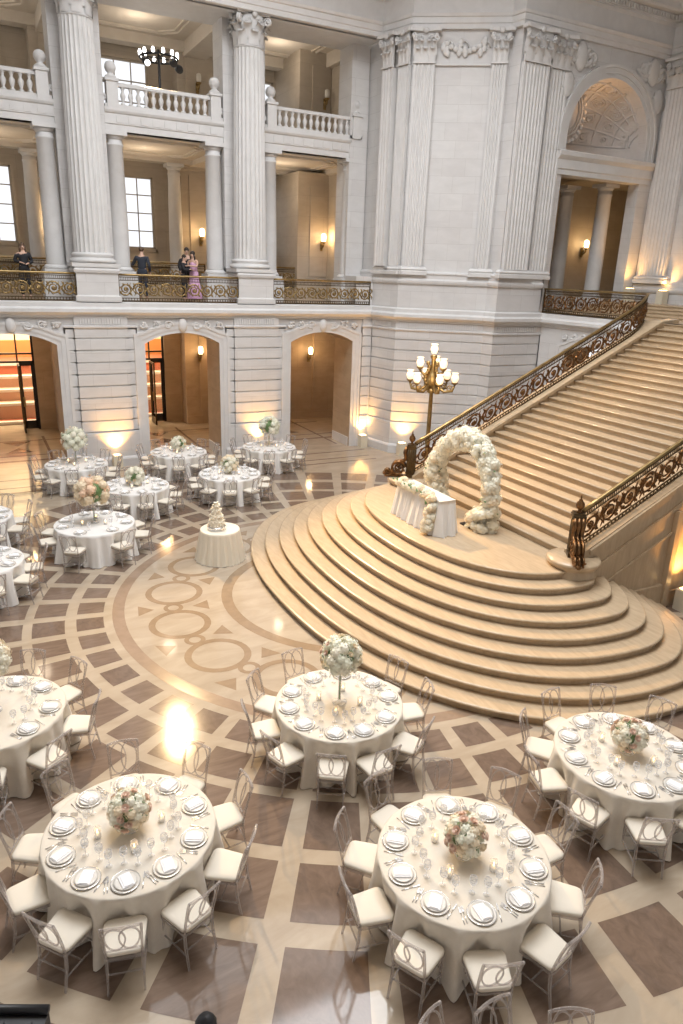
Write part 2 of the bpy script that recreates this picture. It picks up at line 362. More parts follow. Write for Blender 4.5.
# arch bay on the right, above gallery level
wr=MB(); M=T(0,20.85); ZS=11.40; AC=21.22; AR=1.95
dome=full_arch(AC,AR,ZS)
wall_open(wr,M,18.9,23.75,[([(19.27,10.15),(23.17,10.15)],5.5)],5.44,10.9,.5,0,0)
wall_open(wr,M,18.9,23.75,[(dome,10.9)],10.9,14.25,.35,0,0)
wr.build('wall_right',[STONE],kind='structure')
tr=MB(); i_,o_=outline(dome,10.9,.42); band(tr,M,i_,o_,.09,0)
for s_ in (-1,1): ornament(tr,M,AC+s_*1.75-.62,AC+s_*1.75+.62,13.35,14.2,20+s_,-.03,0); ornament(tr,M,AC+s_*2.2-.2,AC+s_*2.2+.2,12.5,13.3,30+s_,-.03,0)
tr.sweep([(18.95,20.85),(23.7,20.85)],[(0,10.15),(.05,10.15),(.05,10.3),(.09,10.34),(.09,10.62),(.13,10.66),(.20,10.74),(.22,10.86),(.10,10.92),(0,10.94)],0)
# niche half dome with coffers and medallion
def dm(u,v,r=AR): 
    a=pi*u; b=pi/2*v; return (AC-r*cos(a)*1.0*cos(b) if False else AC-r*cos(a), 21.2+ (r*sin(a))*sin(b)*.85, ZS+ r*sin(a)*cos(b))
tr.grid(lambda u,v:dm(u,v),33,15,True,0)
tr.grid(lambda u,v:(AC-AR*cos(pi*u),21.2,ZS-.55*(1-v)) if False else (AC-AR*cos(pi*u),21.2+AR*.85*sin(pi*u),ZS-.55*(1-v)),33,2,True,0)
for u in (.3,.45,.6,.74,.87):
    for v in (.18,.40,.62,.84):
        c=Vector(dm(u,v)); n=(Vector((AC,21.2,ZS))-c).normalized(); a=n.cross(Vector((0,0,1))).normalized(); b=n.cross(a); sc=.30*sin(pi*u)**.5
        for rr,sd in ((sc,8 if (u<.5)!=(v<.5) else 4),(sc*.68,8),(sc*.3,10)):
            tr.tube([c+n*.03+a*(rr*cos(2*pi*k/sd+pi/sd))+b*(rr*.8*sin(2*pi*k/sd+pi/sd)) for k in range(sd)],.045,4,True)
for v in (.07,.29,.51,.73,.93): tr.tube([dm(u/24,v,AR*.985) for u in range(5,22)],.04,4)
for u in (.375,.525,.67,.805,.93): tr.tube([dm(u,v/12,AR*.985) for v in range(0,12)],.04,4)
c=Vector((AC-1.05,21.9,ZS+1.0)); 
for rr in (.72,.60,.25): tr.tube([c+Vector((rr*.75*cos(2*pi*k/24),-rr*.2*cos(2*pi*k/24),rr*1.15*sin(2*pi*k/24))) for k in range(24)],.045,6,True)
tr.ball(c,(.46,.22,.68),14,8)
for k in range(26):
    a=2*pi*k/26; tr.ball((c.x+.66*cos(a),c.y-.15,c.z+1.0*sin(a)),(.09,.07,.09),7,5)
tr.build('trim_1',[STONE2],kind='structure')
# recess behind the arch bay
rc=MB(); rc.add([(18.95,21.35,5.4),(18.95,24.4,5.4),(26.5,24.4,5.4),(26.5,21.35,5.4),(18.95,21.35,10.4),(18.95,24.4,10.4),(26.5,24.4,10.4),(26.5,21.35,10.4)],[(0,1,5,4),(1,2,6,5),(2,3,7,6),(4,5,6,7),(0,3,2,1)],False)
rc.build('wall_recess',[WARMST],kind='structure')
# wall facing -X right of the arch bay
we=MB(); H1=(23.7,20.85);H2=(23.7,16.2)
we.sweep([H1,H2],[(0,5.44),(0,6.25),(.06,6.3),(.08,6.36),(.08,6.42),(.02,6.48),(.02,6.58),(-.08,6.7),(-.08,14.25)],0)
we.build('wall_end',[STONE],kind='structure')
# entablature round everything
en=MB()
ENT=[(-.30,14.25),(.02,14.25),(.02,14.39),(.05,14.41),(.05,14.57),(.09,14.59),(.12,14.67),(.02,14.70),(.02,15.25),(.06,15.29),(.10,15.33)]
ENT2=[(.02,15.33),(.10,15.53),(.42,15.57),(.46,15.63),(.46,15.81),(.60,15.97),(.62,16.09),(-.3,16.13),(-.3,17.5)]
path=[(-8,24.40),(13.80,24.40),B,C,D,(23.7,20.78),(23.7,16.2)]
en.sweep(path,ENT,0); en.sweep(path,ENT2,0)
for i in range(len(path)-1):
    M,L=wallM(path[i],path[i+1]); t=MB(); n=max(1,int((L-.1)/.13))
    for k in range(n): t.box(.05+k*.13,.05+k*.13+.075,-.30,-.02,15.35,15.52)
    en.merge(t,M)
en.box(-8,13.9,24.6,26.5,14.25,17.5)
en.build('trim_2',[STONE2],kind='structure')
# festoon panel on the diagonal face
M,L=wallM(B,C); fp=MB(); t=MB()
t.box(.80,L-.58,.02,.12,13.22,13.28)
for k in range(9):
    a=k/8; t.ball((1.15+a*(L-2.0),.03,13.85-.22*sin(pi*a)),(.10,.06,.09),8,6)
for s_ in (1.15,L-.85,L/2+.05):
    for q in range(5): t.ball((s_+random.uniform(-.12,.12),.03,13.75+random.uniform(-.22,.22)),(.09,.05,.11),7,5)
    t.tube([(a,.04,b) for a,b in spiral(s_,13.75,.22,1.3,16)],.03,5)
fp.merge(t,M); fp.build('trim_3',[STONE2],kind='structure')

nw=MB(); nw.box(-12,36,-6.2,-6,0,17.5); nw.build('wall_near',[STONE],kind='structure')
nw=MB(); nw.box(-10.2,-10,-6,24.4,0,17.5); nw.build('wall_far_left',[STONE],kind='structure')
nw=MB(); nw.box(34,34.2,-6,22,0,17.5); nw.box(24,34,21.2,21.4,5,17.5); nw.build('wall_far_right',[STONE],kind='structure')

dm_=MB(); N=64; R_=DOMER; vs=[];fs=[]
for i in range(N):
    a=2*pi*i/N; c,s_=cos(a),sin(a); k=min(40/max(abs(c),1e-6),40/max(abs(s_),1e-6)); vs+= [(CX+R_*c,CY+R_*s_,17.5),(CX+R_*c,CY+R_*s_,22),(CX+min(k,60)*c*.6,CY+min(k,60)*s_*.6,17.5)]
for i in range(N): a=3*i;b=3*((i+1)%N); fs+=[(a,b,b+2,a+2),(a,b,b+1,a+1)]
dm_.add(vs,fs,False); dm_.build('ceiling',[STONE],kind='structure')
# ------------------------------------------------------------------ gallery slabs and ceilings
g=MB(); g.box(-8,14.2,24.62,32,4.95,5.50); g.build('floor_gallery',[CREAM],kind='structure')
c=MB()
c.box(-8,14.2,25.0,31.9,4.88,4.95)
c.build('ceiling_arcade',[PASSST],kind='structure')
def coffer(mb,x0,x1,y0,y1,z):
    for i,(dx,dz) in enumerate(((.35,.0),(.55,.0))):
        P=[(x0+dx+.5,y0+dx),(x1-dx-.5,y0+dx),(x1-dx,y0+dx+.5),(x1-dx,y1-dx-.5),(x1-dx-.5,y1-dx),(x0+dx+.5,y1-dx),(x0+dx,y1-dx-.5),(x0+dx,y0+dx+.5)]
        mb.tube([(a,b,z-.02) for a,b in P],.06-.02*i,4,True)
mid=MB(); mid.box(-8,14.2,25.9,32,10.66,11.2)
for cx in BAYS: coffer(mid,cx-2.2,cx+2.2,26.6,30.6,10.66)
for xp in PIERS[:4]: mid.box(xp-.35,xp+.35,26,31.5,10.46,10.66)
mid.box(-8,14.2,30.7,31.3,10.5,10.66)
mid.build('ceiling_gallery',[CEILM],kind='structure')
top=MB(); top.box(-8,14.5,25.9,32.2,14.85,15.1)
for cx in BAYS: coffer(top,cx-2.1,cx+2.1,26.8,30.9,14.85)
for xp in PIERS[:4]: top.box(xp-.45,xp+.45,26,31.8,14.35,14.85)
top.box(-8,14.2,31.0,31.6,14.5,14.85); top.box(-8,14.2,26.45,26.8,14.5,14.85)
top.build('ceiling_upper',[CEILM],kind='structure')
# landing slab and upper steps
ld=MB(); ld.box(19.07,34,9,21.3,4.97,5.50)
ld.build('floor_landing',[STEP],kind='structure')
# ------------------------------------------------------------------ back walls
HW2=.95
bw=MB(); M=T(0,32.0)
def rect(c,h,z): return [(c-h,z),(c+h,z)]
wall_open(bw,M,-8,16.5,[(rect(cx+.03,HW2,10.03),7.27) for cx in BAYS],5.5,10.66,.35,0,0)
wall_open(bw,M,-8,16.5,[(rect(cx+.03,HW2,14.15),11.95) for cx in BAYS],11.2,15.0,.35,0,0)
for cx in BAYS:
    for zz,hh in ((6.6,10.0),):
        bw.box(cx-1.05,cx+.99,31.93,32.0,6.0,7.12); 
for xp in PIERS:
    for z0,z1 in ((5.5,10.66),(11.2,14.85)):
        bw.box(xp-.72,xp+.72,31.15,32,z0,z1); bw.box(xp-.40,xp+.40,31.10,31.15,z0+.9,z1-.5,0)
        bw.sweep([(xp-.72,32),(xp-.72,31.15),(xp+.72,31.15),(xp+.72,32)],[(0,z1-.35),(.06,z1-.3),(.06,z1-.18),(.14,z1-.05),(.14,z1)],0)
    bw.box(xp-.72,xp+.72,31.12,32,5.5,5.9)
bw.add([(14.3,26,5.5),(14.3,32,5.5),(14.3,32,15),(14.3,26,15)],[(0,1,2,3)])
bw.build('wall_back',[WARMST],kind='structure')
bl=MB(); M=T(0,31.35)
wall_open(bl,M,-8,10.2,[(seg_arch(c-.0,1.08,4.1,4.4),0) for c in (-4.1,1.2,6.45)],0,4.95,.3,0,0)
bl.box(10.2,16.2,30.15,30.5,0,4.95); bl.box(12.95,13.05,30.08,30.15,.4,4.7); bl.box(14.1,14.2,30.08,30.15,.4,4.7); bl.box(10.0,10.3,30.1,31.35,0,4.95)
bl.box(10.2,16.2,30.09,30.15,0,.35)
for xp in PIERS[1:3]:
    bl.box(xp-.95,xp+.75,30.6,31.35,0,4.95); bl.box(xp-.35,xp+.35,30.55,30.6,.6,4.6); bl.box(xp-.95,xp+.75,30.55,30.6,0,.35)
bl.box(16.2,16.4,26,30.2,0,4.95)
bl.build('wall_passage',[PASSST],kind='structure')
# windows
def window(n,cx,hw,z0,z1,rows,cols):
    f=MB(); f.box(cx-hw,cx-hw+.07,32.0,32.12,z0,z1).box(cx+hw-.07,cx+hw,32.0,32.12,z0,z1).box(cx-hw,cx+hw,32.0,32.12,z0,z0+.07).box(cx-hw,cx+hw,32.0,32.12,z1-.07,z1)
    for i in range(1,cols): x=cx-hw+2*hw*i/cols; f.box(x-.02,x+.02,32.03,32.09,z0,z1)
    for i in range(1,rows): z=z0+(z1-z0)*i/rows; f.box(cx-hw,cx+hw,32.03,32.09,z-.02,z+.02)
    w=f.build('window_%d'%n,[mat('window_frame_%d'%n,(.45,.40,.34),.5)],kind='structure')
    cs=MB()
    for a,b,cc,d in ((cx-hw-.12,cx-hw,z0-.12,z1+.12),(cx+hw,cx+hw+.12,z0-.12,z1+.12),(cx-hw,cx+hw,z1,z1+.12),(cx-hw-.1,cx+hw+.1,z0-.12,z0)): cs.box(a,b,31.93,32.02,cc,d)
    cs.build('casing',[WARMST],w); p=MB(); p.box(cx-hw+.05,cx+hw-.05,32.055,32.065,z0+.05,z1-.05); p.build('pane',[PANE],w)
n=1
for cx in BAYS: window(n,cx+.03,HW2,7.27,10.03,4,3); n+=1
for cx in BAYS: window(n,cx+.03,HW2,11.95,14.15,3,3); n+=1
# carpeted steps beyond the doors
cs=MB()
for k in range(5):
    y0=32.6+.7*k; z1=.30+.48*k if k else .12
    cs.box(-6,9.6,y0,y0+(.7 if k<4 else 2.4),0 if k==0 else -.0,z1,0 if k%4==0 else 1); cs.box(-6,9.6,y0-.03,y0+.22,z1-.10,z1+.012,2)
o=cs.build('carpeted_stairs',[CARPET,CARPT,CREAMC]); tag(o,'broad carpeted steps rising beyond the bronze doors, tan with cream nosings','stairs')
w=MB(); w.box(-7,10,38.0,38.2,0,7); w.box(-7,10,37.9,38,2.0,3.0,1); w.box(-3,-.2,37.85,37.95,3.4,4.6,1); w.box(9.6,9.8,31.6,38,0,7); w.box(-7,10,31.7,38.2,6.6,6.8)
w.build('wall_lobby',[WARMPL,mat('orange_dado',(.50,.20,.06),.7)],kind='structure')
def door(n,c,leafs):
    f=MB(); Y=31.45
    f.box(c-1.08,c-1.0,Y,Y+.1,0,4.15).box(c+1.0,c+1.08,Y,Y+.1,0,4.15).box(c-1.08,c+1.08,Y,Y+.1,2.72,2.80).box(c-1.08,c+1.08,Y,Y+.1,3.05,3.12)
    f.box(c+.42,c+.48,Y,Y+.1,2.8,4.35).box(c-.48,c-.42,Y,Y+.1,2.8,4.35)
    d=f.build('door_%d'%n,[DARKMET],kind='structure')
    for (x0,x1,yy) in leafs:
        l=MB(); l.box(x0,x0+.07,yy,yy+.06,.02,2.72).box(x1-.07,x1,yy,yy+.06,.02,2.72).box(x0,x1,yy,yy+.06,.02,.36).box(x0,x1,yy,yy+.06,2.6,2.72)
        lo=l.build('door_leaf',[DARKMET],d); g=MB(); g.box(x0+.07,x1-.07,yy+.02,yy+.03,.36,2.6); g.build('door_glass',[PANE],d)
        h=MB(); h.box(x0+.02,x0+.10,yy-.06,yy-.02,.95,1.35); h.build('handle',[GOLD],d)
    l=MB(); x=c+.45; l.box(x-.03,x+.03,Y-.55,Y-.02,.02,2.7,0) if False else l.box(x-.03,x+.03,Y-.8,Y-.74,.02,2.7).box(x-.03,x+.03,Y-.06,Y,.02,2.7).box(x-.03,x+.03,Y-.8,Y,.02,.3).box(x-.03,x+.03,Y-.8,Y,2.62,2.7)
    l.build('open_door_leaf',[BRONZE],d)
door(1,1.2,[(1.70,2.2,31.47),(.2,.45,31.47)]); door(2,6.45,[(6.95,7.45,31.47),(5.45,5.95,31.47)])
# ------------------------------------------------------------------ columns
def flutedring(r,n,dep=.10,seg=5):
    P=[]
    for i in range(n):
        for k in range(seg):
            a=2*pi*(i+k/seg)/n; rr=r*(1-dep*(sin(pi*k/seg)**.8 if 0<k else 0)); P.append((rr*cos(a),rr*sin(a)))
    return P
def leaf(mb,M,w,h,curl,th=.03):
    curl*=1.35
    vs=[];fs=[];N=7
    for j in range(N):
        t=j/(N-1); z=h*sin(min(t,.85)*pi/2/.85) - (h*.16*(t-.85)/.15 if t>.85 else 0); o=curl*(t**2.4) ; ww=w*(1-.15*t)*(1 if t<.8 else 1-(t-.8)*2.2)
        for s_ in (-1,-.5,0,.5,1): vs.append((s_*ww/2,-o-th*(1-abs(s_))-.0,z))
    for j in range(N-1):
        for i in range(4): a=j*5+i; fs.append((a,a+1,a+6,a+5))
    b=len(vs); vs+=[(x,y+th,z) for x,y,z in vs]; fs+=[tuple(b+i for i in f[::-1]) for f in fs]
    t=MB(); t.add(vs,fs,True); mb.merge(t,M)
def cap_round(r,h):
    mb=MB(); mb.lathe([(r,0),(r*1.05,.03),(r,.06),(r*.98,.08),(r*1.02,h*.6),(r*1.2,h*.88)],24)
    for row,(nl,z,hh,cu) in enumerate(((8,.06,h*.40,.13),(8,h*.24,h*.42,.17))):
        for k in range(nl):
            a=2*pi*(k+.5*row)/nl; leaf(mb,Matrix.Rotation(a,4,'Z')@Matrix.Translation((0,-r*1.0,z)),.30*r/.47,hh,cu)
    for k in range(4):
        a=pi/4+k*pi/2; M=Matrix.Rotation(a,4,'Z')
        for s_ in (-1,1):
            t=MB(); t.tube([(s_*.03+0*a_,-(r*1.12+a_),h*.74+b_) for a_,b_ in spiral(.14,0,.13,1.6,16,-1,pi*.9)],.035,5); mb.merge(t,M)
        t=MB(); t.tube([(0,-r*.9,h*.35),(0,-r*1.05,h*.62),(0,-r*1.3,h*.84)],.04,5); mb.merge(t,M)
        M=Matrix.Rotation(k*pi/2,4,'Z'); t=MB(); t.ball((0,-r*1.22,h*.90),(.10,.08,.10),8,6)
        for s_ in (-1,1): t.tube([(s_*(.10+a_),-r*1.12,h*.74+b_) for a_,b_ in spiral(.06,0,.08,1.4,12,s_,0)],.025,5)
        mb.merge(t,M)
    P=[]
    R=r*1.62
    for k in range(4):
        a0=pi/4+k*pi/2
        for q in range(6):
            t=q/6; a=a0+t*pi/2; rr=R*(cos(pi/4)/cos((t-.5)*pi/2)) *(1-.16*sin(pi*t)); P.append((rr*cos(a)*(1.02),rr*sin(a)*(1.02)))
    mb.prism(P,h*.90,h)
    return mb
def cap_flat(w,h):
    "pilaster capital, local x 0..w, wall at y=0"
    mb=MB(); mb.box(0,w,-.06,.02,0,h*.9); mb.box(-.02,w+.02,-.09,.02,0,.06)
    n=3
    for k in range(n): leaf(mb,Matrix.Translation((w*(k+.5)/n,-.06,.05)),w/n*.95,h*.40,.11)
    for k in range(n+1): leaf(mb,Matrix.Translation((w*k/n if 0<k<n else (.06 if k==0 else w-.06),-.06,h*.24)),w/n*.8,h*.42,.14)
    for s_,x in ((-1,.02),(1,w-.02)):
        mb.tube([(x+s_*a_*.6,-.14-.02*a_,h*.74+b_) for a_,b_ in spiral(.05,0,.13,1.6,16,s_*-1,0)],.035,5); mb.ball((x+s_*.04,-.16,h*.74),.05,8,6)
    for s_ in (-1,1): mb.tube([(w/2+s_*(.10+a_),-.10,h*.74+b_) for a_,b_ in spiral(.06,0,.08,1.4,12,s_,0)],.025,5)
    mb.ball((w/2,-.16,h*.92),(.10,.07,.09),8,6)
    mb.prism([(-.16,.02),(-.16,-.22),(-.08,-.24),(w*.3,-.15),(w*.7,-.15),(w+.08,-.24),(w+.16,-.22),(w+.16,.02)],h*.9,h)
    return mb
def pilaster(p,q,z0,z1,label,nf=6,dep=.07,group=None):
    M,L=wallM(p,q); z=z0; r=empty('pilaster',(*p,z0),label,'pilaster',group,atan2(q[1]-p[1],q[0]-p[0]))
    b=MB(); b.sweep([(-.06,.1),(-.06,0),(L+.06,0),(L+.06,.1)],[(.05,0),(.14,0),(.14,.12),(.10,.14),(.13,.19),(.10,.24),(.06,.26),(.05,.30)]); b.build('base',[STONE2],r)
    P=[(0,.06),(0,-dep)]; w=(L-.12)/nf
    for k in range(nf):
        x=.06+w*k; P+= [(x+w*.14,-dep)]+[(x+w*(.14+.72*j/6),-dep+.035*sin(pi*j/6)) for j in range(1,6)]+[(x+w*.86,-dep)]
    P+=[(L,-dep),(L,.06)]
    s=MB(); s.prism(P[::-1],.28,z1-z0-1.0); s.build('shaft',[STONE2],r)
    cp=cap_flat(L,1.0).build('capital',[STONE2],r); cp.location=(0,-dep+.04,z1-z0-1.0)
    return r
def big_column(x,y,label):
    r=empty('fluted_column',(x,y,6.50),label,'column','giant fluted columns of the gallery screen')
    b=MB(); b.box(-.74,.74,-.68,.68,0,.12); b.lathe([(.66,.12),(.72,.16),(.72,.22),(.64,.27),(.60,.30),(.66,.35),(.64,.40),(.57,.43)],28); b.build('base',[STONE2],r)
    s=MB(); N=11; ring=[flutedring(1,24,.065)]; k=len(ring[0]); vs=[];fs=[]
    for j in range(N):
        t=j/(N-1); rr=.56-.085*t**1.6; vs+=[(a*rr,b_*rr,.42+t*(6.45)) for a,b_ in ring[0]]
    for j in range(N-1):
        for i in range(k): a=j*k+i;b2=j*k+(i+1)%k; fs.append((a,b2,b2+k,a+k))
    s.add(vs,fs,False); s.build('shaft',[STONE2],r)
    cap_round(.47,.98).build('capital',[STONE2],r).location=(0,0,6.82)
    return r
COLN=['fluted giant column rising at the far left of the gallery','fluted giant column between the left and middle doorways','fluted giant column between the middle and right doorways']
for i,xp in enumerate(PIERS[:3]):
    if i==0: continue
    big_column(xp,25.05,COLN[i])
pd=MB()
for xp in PIERS[:3]:
    pd.sweep([(xp-.64,25.9),(xp-.64,24.42),(xp+.64,24.42),(xp+.64,25.9)],[(.06,5.46),(.06,5.62),(0,5.66),(0,6.30),(.05,6.34),(.07,6.42),(.0,6.50)],0); pd.box(xp-.64,xp+.64,24.42,25.9,6.3,6.5)
    pd.box(xp-.74,xp+.74,25.5,26.5,5.5,14.25)
pd.box(13.25,13.95,25.5,26.5,5.5,14.25)
pd.box(13.2,13.93,24.5,25.6,5.46,6.5)
pd.build('wall_screen',[STONE],kind='structure')
pilaster(along(A,B,.12),along(A,B,.50),6.62,14.25,'narrow fluted pilaster in the re-entrant corner beside the right gallery bay',3,.2)
pilaster(along(A,B,.60),along(A,B,.98),6.62,14.25,'narrow fluted pilaster on the short return left of the blank diagonal wall',5)
pilaster(along(B,C,.03),along(B,C,.25),6.62,14.25,'fluted pilaster at the left edge of the blank diagonal wall',5,.07)
pilaster(along(B,C,.83),along(B,C,.985),6.62,14.25,'fluted pilaster at the right edge of the blank diagonal wall',4,.07)
pilaster((16.95,20.72),(18.02,20.72),6.62,14.25,'broad fluted pilaster left of the arched niche, nearer the diagonal wall',7,.09)
pilaster((18.20,20.82),(18.98,20.82),6.62,14.25,'fluted pilaster touching the left side of the arched niche',5,.07)
pilaster((23.68,20.60),(23.68,19.40),6.62,14.25,'fluted pilaster on the wall right of the arched niche',7,.09)
def doric(name,x,y,z0,z1,r0,r1,label,group,plinth=0):
    r=empty(name,(x,y,z0),label,'column',group); h=z1-z0
    b=MB()
    if plinth: b.box(-r0*1.5,r0*1.5,-r0*1.5,r0*1.5,-plinth,0)
    b.box(-r0*1.35,r0*1.35,-r0*1.35,r0*1.35,0,.08).lathe([(r0*1.25,.08),(r0*1.32,.13),(r0*1.2,.18),(r0*1.05,.22)],20); b.build('base',[STONE2],r)
    s=MB(); s.lathe([(r0*1.04,.20),(r0,.26),(r0*.99,h*.35),(r1,h-.42),(r1*1.08,h-.40),(r1*1.08,h-.36),(r1,h-.34),(r1,h-.22)],24); s.build('shaft',[STONE2],r)
    c=MB(); c.lathe([(r1,h-.24),(r1*1.1,h-.20),(r1*1.3,h-.12)],20).box(-r1*1.4,r1*1.4,-r1*1.4,r1*1.4,h-.12,h); c.build('capital',[STONE2],r)
    return r
nm={1.20:'left',6.54:'middle',11.85:'right'}
for cx in BAYS:
    for s_ in (-1,1):
        if inview(cx+s_*1.63,25.8,8): doric('doric_column',cx+s_*1.63,25.85,6.32,10.60,.29,.255,'smooth pale column carrying the %s balcony, on its %s side'%(nm[cx],'left' if s_<0 else 'right'),'smooth columns under the balconies',.82)
        if inview(cx+s_*1.60,31,8,0) and not(cx==6.54 and s_<0) and not (cx==11.85 and s_<0 and False):
            doric('rear_column',cx+s_*1.58,30.85,6.2,10.48,.28,.24,'pale column against the rear wall of the %s gallery bay, %s of its window'%(nm[cx],'left' if s_<0 else 'right'),'rear gallery columns',.7)
doric('niche_column',22.78,22.1,5.9,10.2,.30,.26,'pale column at the right side of the niche opening above the stairs','niche columns',.4)
doric('niche_column',22.15,23.5,5.9,10.2,.30,.26,'pale column inside the niche opening left of its wall lamp','niche columns',.4)
# balconies between the piers
bal=MB(); bal.lathe([(.075,0),(.075,.05),(.04,.07),(.045,.12),(.085,.24),(.08,.30),(.035,.38),(.05,.42),(.05,.45),(.075,.47),(.075,.51)],10)
first=None; balp=None
for cx in BAYS:
    bm=MB(); x0,x1=cx-1.93,cx+1.93
    if cx>11: x1=13.3
    bm.sweep([(x0,25.55),(x1,25.55)],[(-.5,10.60),(0,10.60),(0,10.78),(.03,10.80),(.03,11.08),(.07,11.11),(.10,11.17),(.10,11.25),(-.3,11.25)],0)
    bm.box(x0,x1,25.6,25.95,10.60,11.25)
    for k in range(9): 
        xx=x0+.35+k*.38
        if xx<x1-.2: bm.box(xx,xx+.24,25.50,25.55,10.84,11.04)
    bm.build('trim_%d'%(4+BAYS.index(cx)),[STONE2],kind='structure')
    r=empty('stone_balustrade',(cx,25.62,11.25),'white stone balustrade with ball finials on the upper %s balcony'%nm[cx],'balustrade','upper balcony balustrades')
    ra=MB(); ra.sweep([(-1.7,.08),(1.7,.08)],[(.0,.62),(.15,.62),(.17,.66),(.15,.70),(.10,.72),(0,.72)]); ra.box(-1.7,1.7,-.09,.09,.60,.68); ra.build('rail',[STONE2],r)
    pl=MB(); pl.box(-1.9,1.9,-.12,.12,0,.10); pl.build('plinth',[STONE2],r)
    for k in range(12):
        xx=-1.32+k*.24
        if balp is None: balp=bal.build('baluster',[STONE2],r); b=balp
        else: b=balp.copy(); COL.objects.link(b); b.parent=r
        b.location=(xx,0,.10)
    for s_ in (-1,1):
        po=MB(); po.box(-.17,.17,-.17,.17,0,.72); po.box(-.21,.21,-.21,.21,.72,.80); q=po.build('post',[STONE2],r); q.location=(s_*1.66,0,0)
        fi=MB(); fi.lathe([(.20,.80),(.17,.87),(.10,.92),(.08,.95),(.14,1.0),(.175,1.08),(.17,1.17),(.12,1.25),(.05,1.28),(0.005,1.29)],14); fi.build('finial',[STONE2],q)
        so=MB(); so.tube([(s_*.17+s_*a_,0,.30+b_) for a_,b_ in spiral(.08,0,.09,1.2,14,s_,0)],.05,6); so.build('side_scroll',[STONE2],q)
# ------------------------------------------------------------------ bronze railings
def rail_panel(root,fn,L,h,nsc,z0=0.0,mats=(BRONZE,GOLD),thick=.025,nv=40):
    "fn(s,z,o)->world-ish local point; builds parts on root"
    def P(s,z,o=0): return fn(s,z,o)
    seg=max(8,int(L/.35))
    tr_=MB()
    for z,rr in ((h,.045),):
        tr_.tube([P(L*i/seg,z) for i in range(seg+1)],rr,8,rz=.8)
    tr_.build('hand_rail',[mats[1]],root)
    fr=MB()
    for z,rr in ((h-.07,.018),(h-.17,.016),(z0+.03,.03),(z0+.12,.018)): fr.tube([P(L*i/seg,z) for i in range(seg+1)],rr,4)
    for s in (0.02,L-.02): fr.tube([P(s,z0),P(s,h)],.03,4)
    n=int(L/.055)
    for k in range(n): s=L*(k+.5)/n; fr.tube([P(s,h-.17),P(s,h-.06)],.009,4)
    n=int(L/.09)
    for k in range(n): s=L*(k+.5)/n; fr.tube([P(s,z0+.03),P(s,z0+.12)],.014,4)
    fr.build('frame',[mats[0]],root)
    sc=MB(); pit=L/nsc; zc=(z0+.12+h-.17)/2; R=min((h-.17-z0-.12)/2*.97,pit*.47)
    for k in range(nsc):
        s0=pit*(k+.5); d=1 if k%2==0 else -1
        pts=spiral(0,0,R,2.2,26,d,pi*.9,.12); sc.tube([P(s0+a,zc+b*1.0) for a,b in pts],[.027*(1-.4*i/26) for i in range(27)],5)
        for q in range(7):
            a=2*pi*q/7+k; sc.tube([P(s0+R*.72*cos(a),zc+R*.72*sin(a),.01),P(s0+R*.95*cos(a+.35),zc+R*.95*sin(a+.35),.03)],[.030,.010],5)
        for q in range(5): a=2*pi*q/5; b_=P(s0+R*.13*cos(a),zc+R*.13*sin(a),.03); sc.ball(b_,.036,6,4)
        for sg in (-1,1):
            sc.tube([P(s0+pit*.5+sg*.02,zc+sg*R*.95),P(s0+pit*.5+sg*.07,zc+sg*R*.5),P(s0+pit*.5,zc)],[.012,.02,.012],5)
            sc.ball(P(s0+pit*.5+sg*.06,zc+sg*R*.72,.02),.035,6,4)
            sc.tube([P(s0+pit*.5,zc),P(s0+pit*.5+sg*pit*.2,zc+R*.55),P(s0+pit*.5+sg*pit*.12,zc+R*.95)],[.02,.022,.008],5)
            sc.tube([P(s0+pit*.5,zc),P(s0+pit*.5+sg*pit*.2,zc-R*.55),P(s0+pit*.5+sg*pit*.12,zc-R*.95)],[.02,.022,.008],5)
    sc.build('scrollwork',[mats[-1]],root)
def straight_rail(name,p,q,z,h,nsc,label,group):
    r=empty(name,(p[0],p[1],z),label,'railing',group,atan2(q[1]-p[1],q[0]-p[0])); L=hypot(q[0]-p[0],q[1]-p[1])
    rail_panel(r,lambda s,zz,o=0:(s,-o,zz),L,h,nsc)
for cx in BAYS:
    a,b=cx-2.02,cx+2.02
    if cx==6.54: a,b=4.50,8.58
    if cx==11.85: a,b=9.84,13.82
    straight_rail('bronze_railing',(a,24.5),(b,24.5),5.46,.84,9,'gilded bronze scroll railing in front of the %s gallery bay'%nm[cx],'gallery front railings')
    if cx!=1.2 or True:
        straight_rail('rear_railing',(cx-1.9,29.6),(cx+2.4,29.6),5.9,.82,9,'gilded railing at the back of the %s gallery bay'%nm[cx],'rear gallery railings')
rf=MB(); rf.box(-8,14.2,29.55,31.2,5.5,5.9); rf.build('floor_dais',[CREAM],kind='structure')
